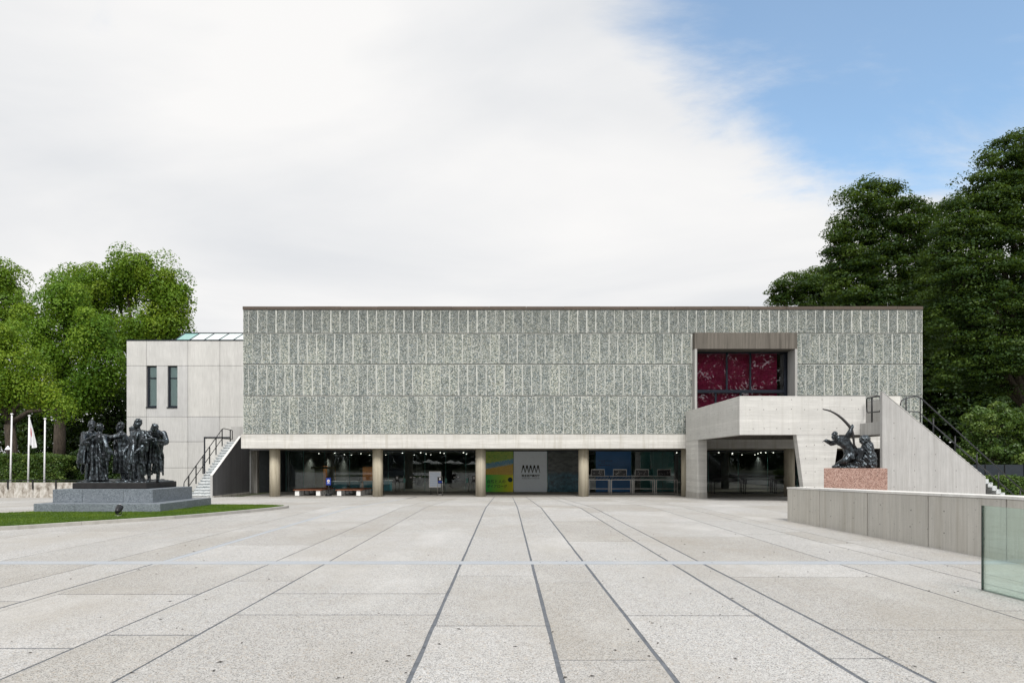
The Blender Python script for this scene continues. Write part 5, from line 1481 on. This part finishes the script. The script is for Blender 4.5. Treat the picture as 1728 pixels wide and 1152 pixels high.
def tree(name, label, cat, Y, lobes_px, base_px, mat, seed, clump=1.0, per=120, leaf=.24, flat=1.0, up=.35, dens=1.0, trunk_r=.35, group=None, jitter=.55, droop=0.0, tone=(.5,.22), trunk=True, shell=.55, space=0.0, shrink=0.0):
    rs = np.random.RandomState(seed); k = Y/F
    lobes = []
    for l in lobes_px:
        px, py, rx, ry = l[:4]; dy = l[4] if len(l) > 4 else 0.0
        c = P(px, py, Y); s = (Y+dy)/Y; c = P(px, py, Y+dy)
        sh = shrink*clump; lobes.append(((c.x, c.y, c.z), (max(.5, rx*k*s-sh), max(.5, max(rx, ry)*k*.85-sh), max(.5, ry*k*s-sh))))
    bp = Vector((XP(base_px, Y), Y, gz(Y)-.06))
    t = thing(name, bp, label, cat, group)
    me, C = crown_mesh(lobes, rs, clump, per, leaf, flat, up, mat, dens, jitter, droop, tone, shell, space)
    TRI[0] += len(me.polygons)*2
    n = len(me.vertices); a = np.zeros(n*3, np.float32); me.vertices.foreach_get('co', a)
    a = a.reshape(-1,3)-np.array(bp); me.vertices.foreach_set('co', a.astype(np.float32).ravel())
    link('crown', me, t, bp)
    if not trunk: return t
    # trunk and limbs
    lo = min(c[2]-r[2] for c, r in lobes); hi = max(c[2] for c, r in lobes)
    cxm = np.mean([c[0] for c, r in lobes]); fork = Vector((bp.x+(cxm-bp.x)*.35, Y, bp.z + max(1.6, (lo-bp.z)*.75+.8)))
    b = MB(); mid = (bp+fork)/2 + Vector((rs.normal(0,.12), rs.normal(0,.12), 0))
    b.tube([bp, bp+Vector((0,0,.35)), mid, fork], [trunk_r*1.35, trunk_r*1.05, trunk_r*.9, trunk_r*.8], 12); b.build('trunk', M['bark'], t)
    b = MB()
    for c, r in lobes:
        c = Vector(c); m1 = fork.lerp(c, .45) + Vector((rs.normal(0,.3), rs.normal(0,.3), .35))
        b.tube([fork, m1, c], [trunk_r*.55, trunk_r*.36, trunk_r*.16], 7)
        near = [Vector(q) for q in C[rs.choice(len(C), min(60, len(C)), replace=False)]]
        near = [q for q in near if (q-c).length < max(r)*1.25][:9]
        for q in near: b.tube([m1.lerp(c, .6), c.lerp(q, .5)+Vector((0,0,rs.normal(.1,.15))), q], [trunk_r*.2, trunk_r*.11, .02], 5)
    b.build('limbs', M['bark'], t)
    return t
cam_g = 'camphor trees left of the museum'
T1 = tree('camphor_tree', 'large round crowned tree rising behind the side wing', 'tree', 70, [(148,494,60,46),(212,466,56,40),(268,486,48,44),(302,510,28,38),(296,552,34,30),(236,572,66,34),(262,548,40,30),(165,556,46,40),(120,520,40,45),(200,500,40,26,2)], 225, M['leaf_camphor'], 1, 1.45, 430, .22, up=.45, dens=1.8, jitter=.45, shell=.55, space=.8, shrink=.42, trunk_r=.5, group=cam_g, tone=(.55,.16))
T2 = tree('camphor_tree', 'dome crowned tree filling the gap between flagpoles and side wing', 'tree', 55, [(112,518,48,54),(158,575,46,62),(90,600,46,70),(165,640,45,50),(130,668,55,42),(62,560,30,60),(185,622,24,45)], 87, M['leaf_camphor_cool'], 2, 1.2, 430, .18, up=.55, dens=1.6, jitter=.42, shell=.62, space=.85, shrink=.62, trunk_r=.5, group=cam_g, tone=(.56,.16))
T3 = tree('camphor_tree', 'tall yellow green tree cut by the left edge, highest there', 'tree', 64, [(-8,478,50,56),(18,530,36,50),(-40,520,50,60),(8,560,40,40)], -15, M['leaf_camphor'], 3, 1.3, 430, .21, up=.55, dens=1.6, jitter=.42, shell=.62, space=.85, shrink=.62, trunk_r=.45, group=cam_g, tone=(.56,.16))
T4 = tree('camphor_tree', 'bright yellow green tree low in front at the left edge', 'tree', 47, [(2,582,44,50),(38,632,44,46),(5,660,60,46),(66,668,36,38),(95,690,20,22),(-40,620,50,60)], 10, M['leaf_camphor'], 4, 1.0, 430, .155, up=.55, dens=1.6, jitter=.42, shell=.62, space=.85, shrink=.62, trunk_r=.4, group=cam_g, tone=(.62,.16))
tree('understory_tree', 'dark leafy tree in the shade behind the bronze group', 'tree', 62, [(170,720,58,60),(110,735,60,60),(205,690,30,60),(60,720,60,60),(0,730,70,70),(170,790,60,40),(90,800,60,40)], 150, M['leaf_dark'], 5, 1.2, 110, .30, dens=.9, trunk_r=.35)
def hedge(label, px0, px1, py0, Y, depth, mat, seed, leaf=.13, n=16000, name='hedge', round_=False):
    rs = np.random.RandomState(seed); x0, x1 = XP(px0, Y), XP(px1, Y); z0, z1 = gz(Y)-.05, ZP(py0, Y)
    t = thing(name, ((x0+x1)/2, Y, z0), label, 'hedge')
    m = n//22; u = rs.rand(m, 3); side = rs.rand(m)
    p = np.stack([x0+(x1-x0)*u[:,0], Y+depth*u[:,1], z0+(z1-z0)*u[:,2]], 1)
    p[side < .5, 1] = Y + rs.rand((side < .5).sum())*.12; p[side > .72, 2] = z1 - rs.rand((side > .72).sum())*.12
    if round_:
        q = (p[:,0]-x0)/(x1-x0)*2-1; p[:,2] = z0+(p[:,2]-z0)*np.sqrt(np.clip(1-q**4, .05, 1)); p[:,1] += .3*q**2
    p[:,2] += .05*np.sin(p[:,0]*3.1)+.03*np.sin(p[:,0]*7.3)
    v, tt = leaf_cloud(rs, p, np.full(m, .20), 22, leaf, 1.0, .3, np.clip(rs.normal(.5,.25,m),0,1), .7)
    v -= np.array(ORIG[t]); TRI[0] += len(v)//2
    o = link('foliage', tri_mesh(v, np.arange(len(v)).reshape(-1,4), tt, M[mat]), t, ORIG[t])
    b = MB()
    for k in range(max(3, int((x1-x0)/.7))):
        x = x0+.2+(x1-x0-.4)*rs.rand(); b.tube([(x, Y+depth*.5, z0), (x+rs.normal(0,.1), Y+depth*.5, z1-.25)], [.03,.015], 5)
    b.build('stems', M['bark'], t); return t
hedge('clipped green hedge behind the flagpoles', -60, 104, 770, 43.0, 1.5, 'leaf_shrub', 11, .13, 30000)
hedge('rounded darker bush between the hedge and the bronze group', 96, 214, 761, 44.5, 2.0, 'leaf_dark', 12, .15, 26000, 'bush', True)

zg_ = 'tall dark trees right of the museum'
zk = dict(flat=.34, up=.3, jitter=.36, droop=.26, group=zg_)
R1 = tree('zelkova_tree', 'dark tree with feathery top standing behind the right end of the roof', 'tree', 60, [(1468,352,52,46),(1432,402,36,38),(1515,380,52,46),(1560,400,40,60),(1415,450,30,34),(1470,450,60,50),(1545,470,60,60),(1440,500,55,40),(1520,540,70,60)], 1520, M['leaf_zelkova'], 21, 1.1, 170, .21, dens=1.15, trunk_r=.5, tone=(.5,.26), **zk)
R0 = tree('zelkova_tree', 'small leafy crown peeping over the roof left of the dark trees', 'tree', 76, [(1345,492,44,30),(1385,485,40,34),(1318,500,20,18),(1400,520,50,40)], 1400, M['leaf_zelkova'], 22, 1.0, 150, .22, dens=1.1, trunk_r=.35, tone=(.6,.25), **zk)
R2 = tree('zelkova_tree', 'tallest dark tree at the right edge with layered drooping branches', 'tree', 49, [(1712,280,52,52),(1668,330,50,44),(1625,375,46,42),(1720,380,70,70),(1650,440,66,56),(1600,460,36,56),(1700,500,80,60),(1630,540,62,50),(1690,600,70,60),(1620,620,46,44),(1760,330,60,90),(1770,520,60,100)], 1760, M['leaf_zelkova'], 23, 1.0, 170, .18, dens=1.15, trunk_r=.55, tone=(.5,.26), **zk)
tree('zelkova_tree', 'deep shaded tree filling the gap behind the right corner of the museum', 'tree', 70, [(1600,560,90,90),(1700,560,90,90),(1540,640,60,80),(1620,700,80,70),(1720,690,90,90),(1560,740,60,60),(1660,770,90,60),(1790,700,80,120),(1580,520,50,80,6),(1600,650,50,80,6)], 1640, M['leaf_dark'], 24, 1.35, 130, .36, dens=1.15, trunk_r=.5, tone=(.4,.22), **zk)
tree('glossy_shrub', 'bright glossy evergreen shrub behind the stair handrails', 'shrub', 38.0, [(1650,722,30,36),(1690,712,40,36),(1735,725,40,44),(1660,760,34,30),(1710,768,44,30),(1632,770,18,22)], 1690, M['leaf_shrub'], 25, .48, 130, .14, .75, .4, 1.15, .08, None, tone=(.42,.3), shell=.5, space=1.05, shrink=.4)
hedge('low green hedge at the foot of the right hand stair', 1676, 1800, 808, 34.2, .9, 'leaf_shrub', 13, .11, 12000)
def metal_fence():
    Y = 36.6; t = thing('metal_fence', (XP(1720, Y), Y, gz(Y)), 'dark grey metal panel fence below the glossy shrub', 'fence')
    x = XP(1630, Y); z1 = ZP(783.5, Y)
    while x < XP(1830, Y):
        box('fence_panel', M['fence_grey'], t, x+.02, x+1.0, Y, Y+.03, gz(Y)-.05, z1); box('post', M['black_metal'], t, x-.022, x+.018, Y-.02, Y+.05, gz(Y)-.05, z1+.03); x += 1.04
metal_fence()

# ---------------------------------------------------------------- behind the camera, seen mirrored in the glass
def moved(src, name, label, dx, Y, sc, rot, group):
    c = copy_tree(src); c.location = (dx, Y, -.06); c.scale = (sc,)*3; c.rotation_euler = (0, 0, rot)
    tag(c, label, 'tree', group); ORIG[c] = Vector(c.location); return c
mg = 'trees mirrored in the museum glass'
def street_tree():
    rs = np.random.RandomState(77); bp = Vector((36, -20, -.06))
    t = thing('street_tree', bp, 'wide tree across the street mirrored in the maroon window, sky glinting through it', 'tree')
    lobes = [((36+dx, -20+dy, z), (r, r*.8, r*.7)) for dx, dy, z, r in ((-10,0,14,4.5),(-4,1,16,5),(2,0,15,5),(8,1,16,5),(13,0,14,4.5),(-8,0,19,5),(0,1,20,5.5),(8,0,20,5.5),(-12,1,10,4),(-5,0,10,4.5),(3,0,10,4.5),(10,0,10,4.5))]
    me, C = crown_mesh(lobes, rs, 1.3, 34, .62, .8, .2, M['leaf_zelkova'], .45, .8)
    n = len(me.vertices); a = np.zeros(n*3, np.float32); me.vertices.foreach_get('co', a)
    me.vertices.foreach_set('co', (a.reshape(-1,3)-np.array(bp)).astype(np.float32).ravel()); link('crown', me, t, bp)
    MB().tube([bp, bp+Vector((0,0,4)), bp+Vector((.3,0,7))], [.6,.5,.42], 12).build('trunk', M['bark'], t)
    b = MB(); fk = bp+Vector((.3,0,7))
    for c, r in lobes: b.tube([fk, fk.lerp(Vector(c), .5)+Vector((0,0,.6)), c], [.3,.2,.06], 7)
    b.build('limbs', M['bark'], t)
street_tree()
moved(R1, 'zelkova_tree', 'dark tree mirrored in the glass of the entrance doors', -4, -36, .70, R(200), mg)
moved(R2, 'zelkova_tree', 'dark tree mirrored in the left glass bay beside the benches', -22, -34, .74, R(170), mg)
moved(R1, 'zelkova_tree', 'dark tree mirrored in the glass behind the umbrella racks', 10, -40, .74, R(140), mg)
def added_tree_belt():  # unseen foliage added to keep the bright horizon out of the glass reflections
    rs = np.random.RandomState(40); m = 2600; Yb = -52.0
    u = rs.rand(m, 3); p = np.stack([-75+150*u[:,0], Yb-5*u[:,1], 11*u[:,2]**.9], 1)
    p[:,2] *= .75+.25*np.sin(p[:,0]*.31)*np.sin(p[:,0]*.13+1)
    v, tt = leaf_cloud(rs, p, np.full(m, 1.6), 40, .55, .8, .3, np.clip(rs.normal(.4,.25,m),0,1), .7)
    o = link('added_tree_belt', tri_mesh(v, np.arange(len(v)).reshape(-1,4), tt, M['leaf_dark']))
    tag(o, 'added dark belt of trees behind the camera, darkening the ground floor glass', 'trees', kind='stuff')
added_tree_belt()
def parasols():
    r = random.Random(6); first = True
    for px, Yb, top in ((692, 22, 774), (701, 27, 777), (723.5, 21, 774.5), (736, 26, 777), (760, 20, 775.5), (773, 25, 777), (798, 23, 777.5)):
        dist = 2*GY + Yb; X = (px-CX)*dist/F; zt = EYE + (HY-top)*dist/F
        t = thing('parasol', (X, -Yb, -.02), ['white parasol mirrored highest in the left entrance door', 'small white parasol mirrored low beside the highest one', 'widest white parasol mirrored above the notice board', 'white parasol mirrored just right of the widest one', 'peaked white parasol mirrored above the hanging chain', 'white parasol mirrored right of the peaked one', 'white parasol mirrored next to the third column'][[692,701,723.5,736,760,773,798].index(px)], 'parasol', 'parasols of the terrace mirrored in the doors')
        n = 8; v = []; rad = 1.12
        rings = [(.03, zt), (rad*.5, zt-.30), (rad, zt-.52), (rad, zt-.60)]
        for rr, zz in rings: v += [(X+rr*math.cos(2*math.pi*k/n), -Yb+rr*math.sin(2*math.pi*k/n), zz) for k in range(n)]
        f = [(i*n+k, i*n+(k+1)%n, (i+1)*n+(k+1)%n, (i+1)*n+k) for i in range(3) for k in range(n)]
        MB().add(v, f).build('canopy', M['parasol_cloth'], t)
        MB().tube([(X, -Yb, -.02), (X, -Yb, zt-.02)], .025).build('pole', M['steel'], t)
        MB().lathe((X, -Yb, -.02), [(.28, 0), (.28, .06), (.05, .08)], 14).build('base', M['black_metal'], t)
parasols()
print('leaf triangles', TRI[0])
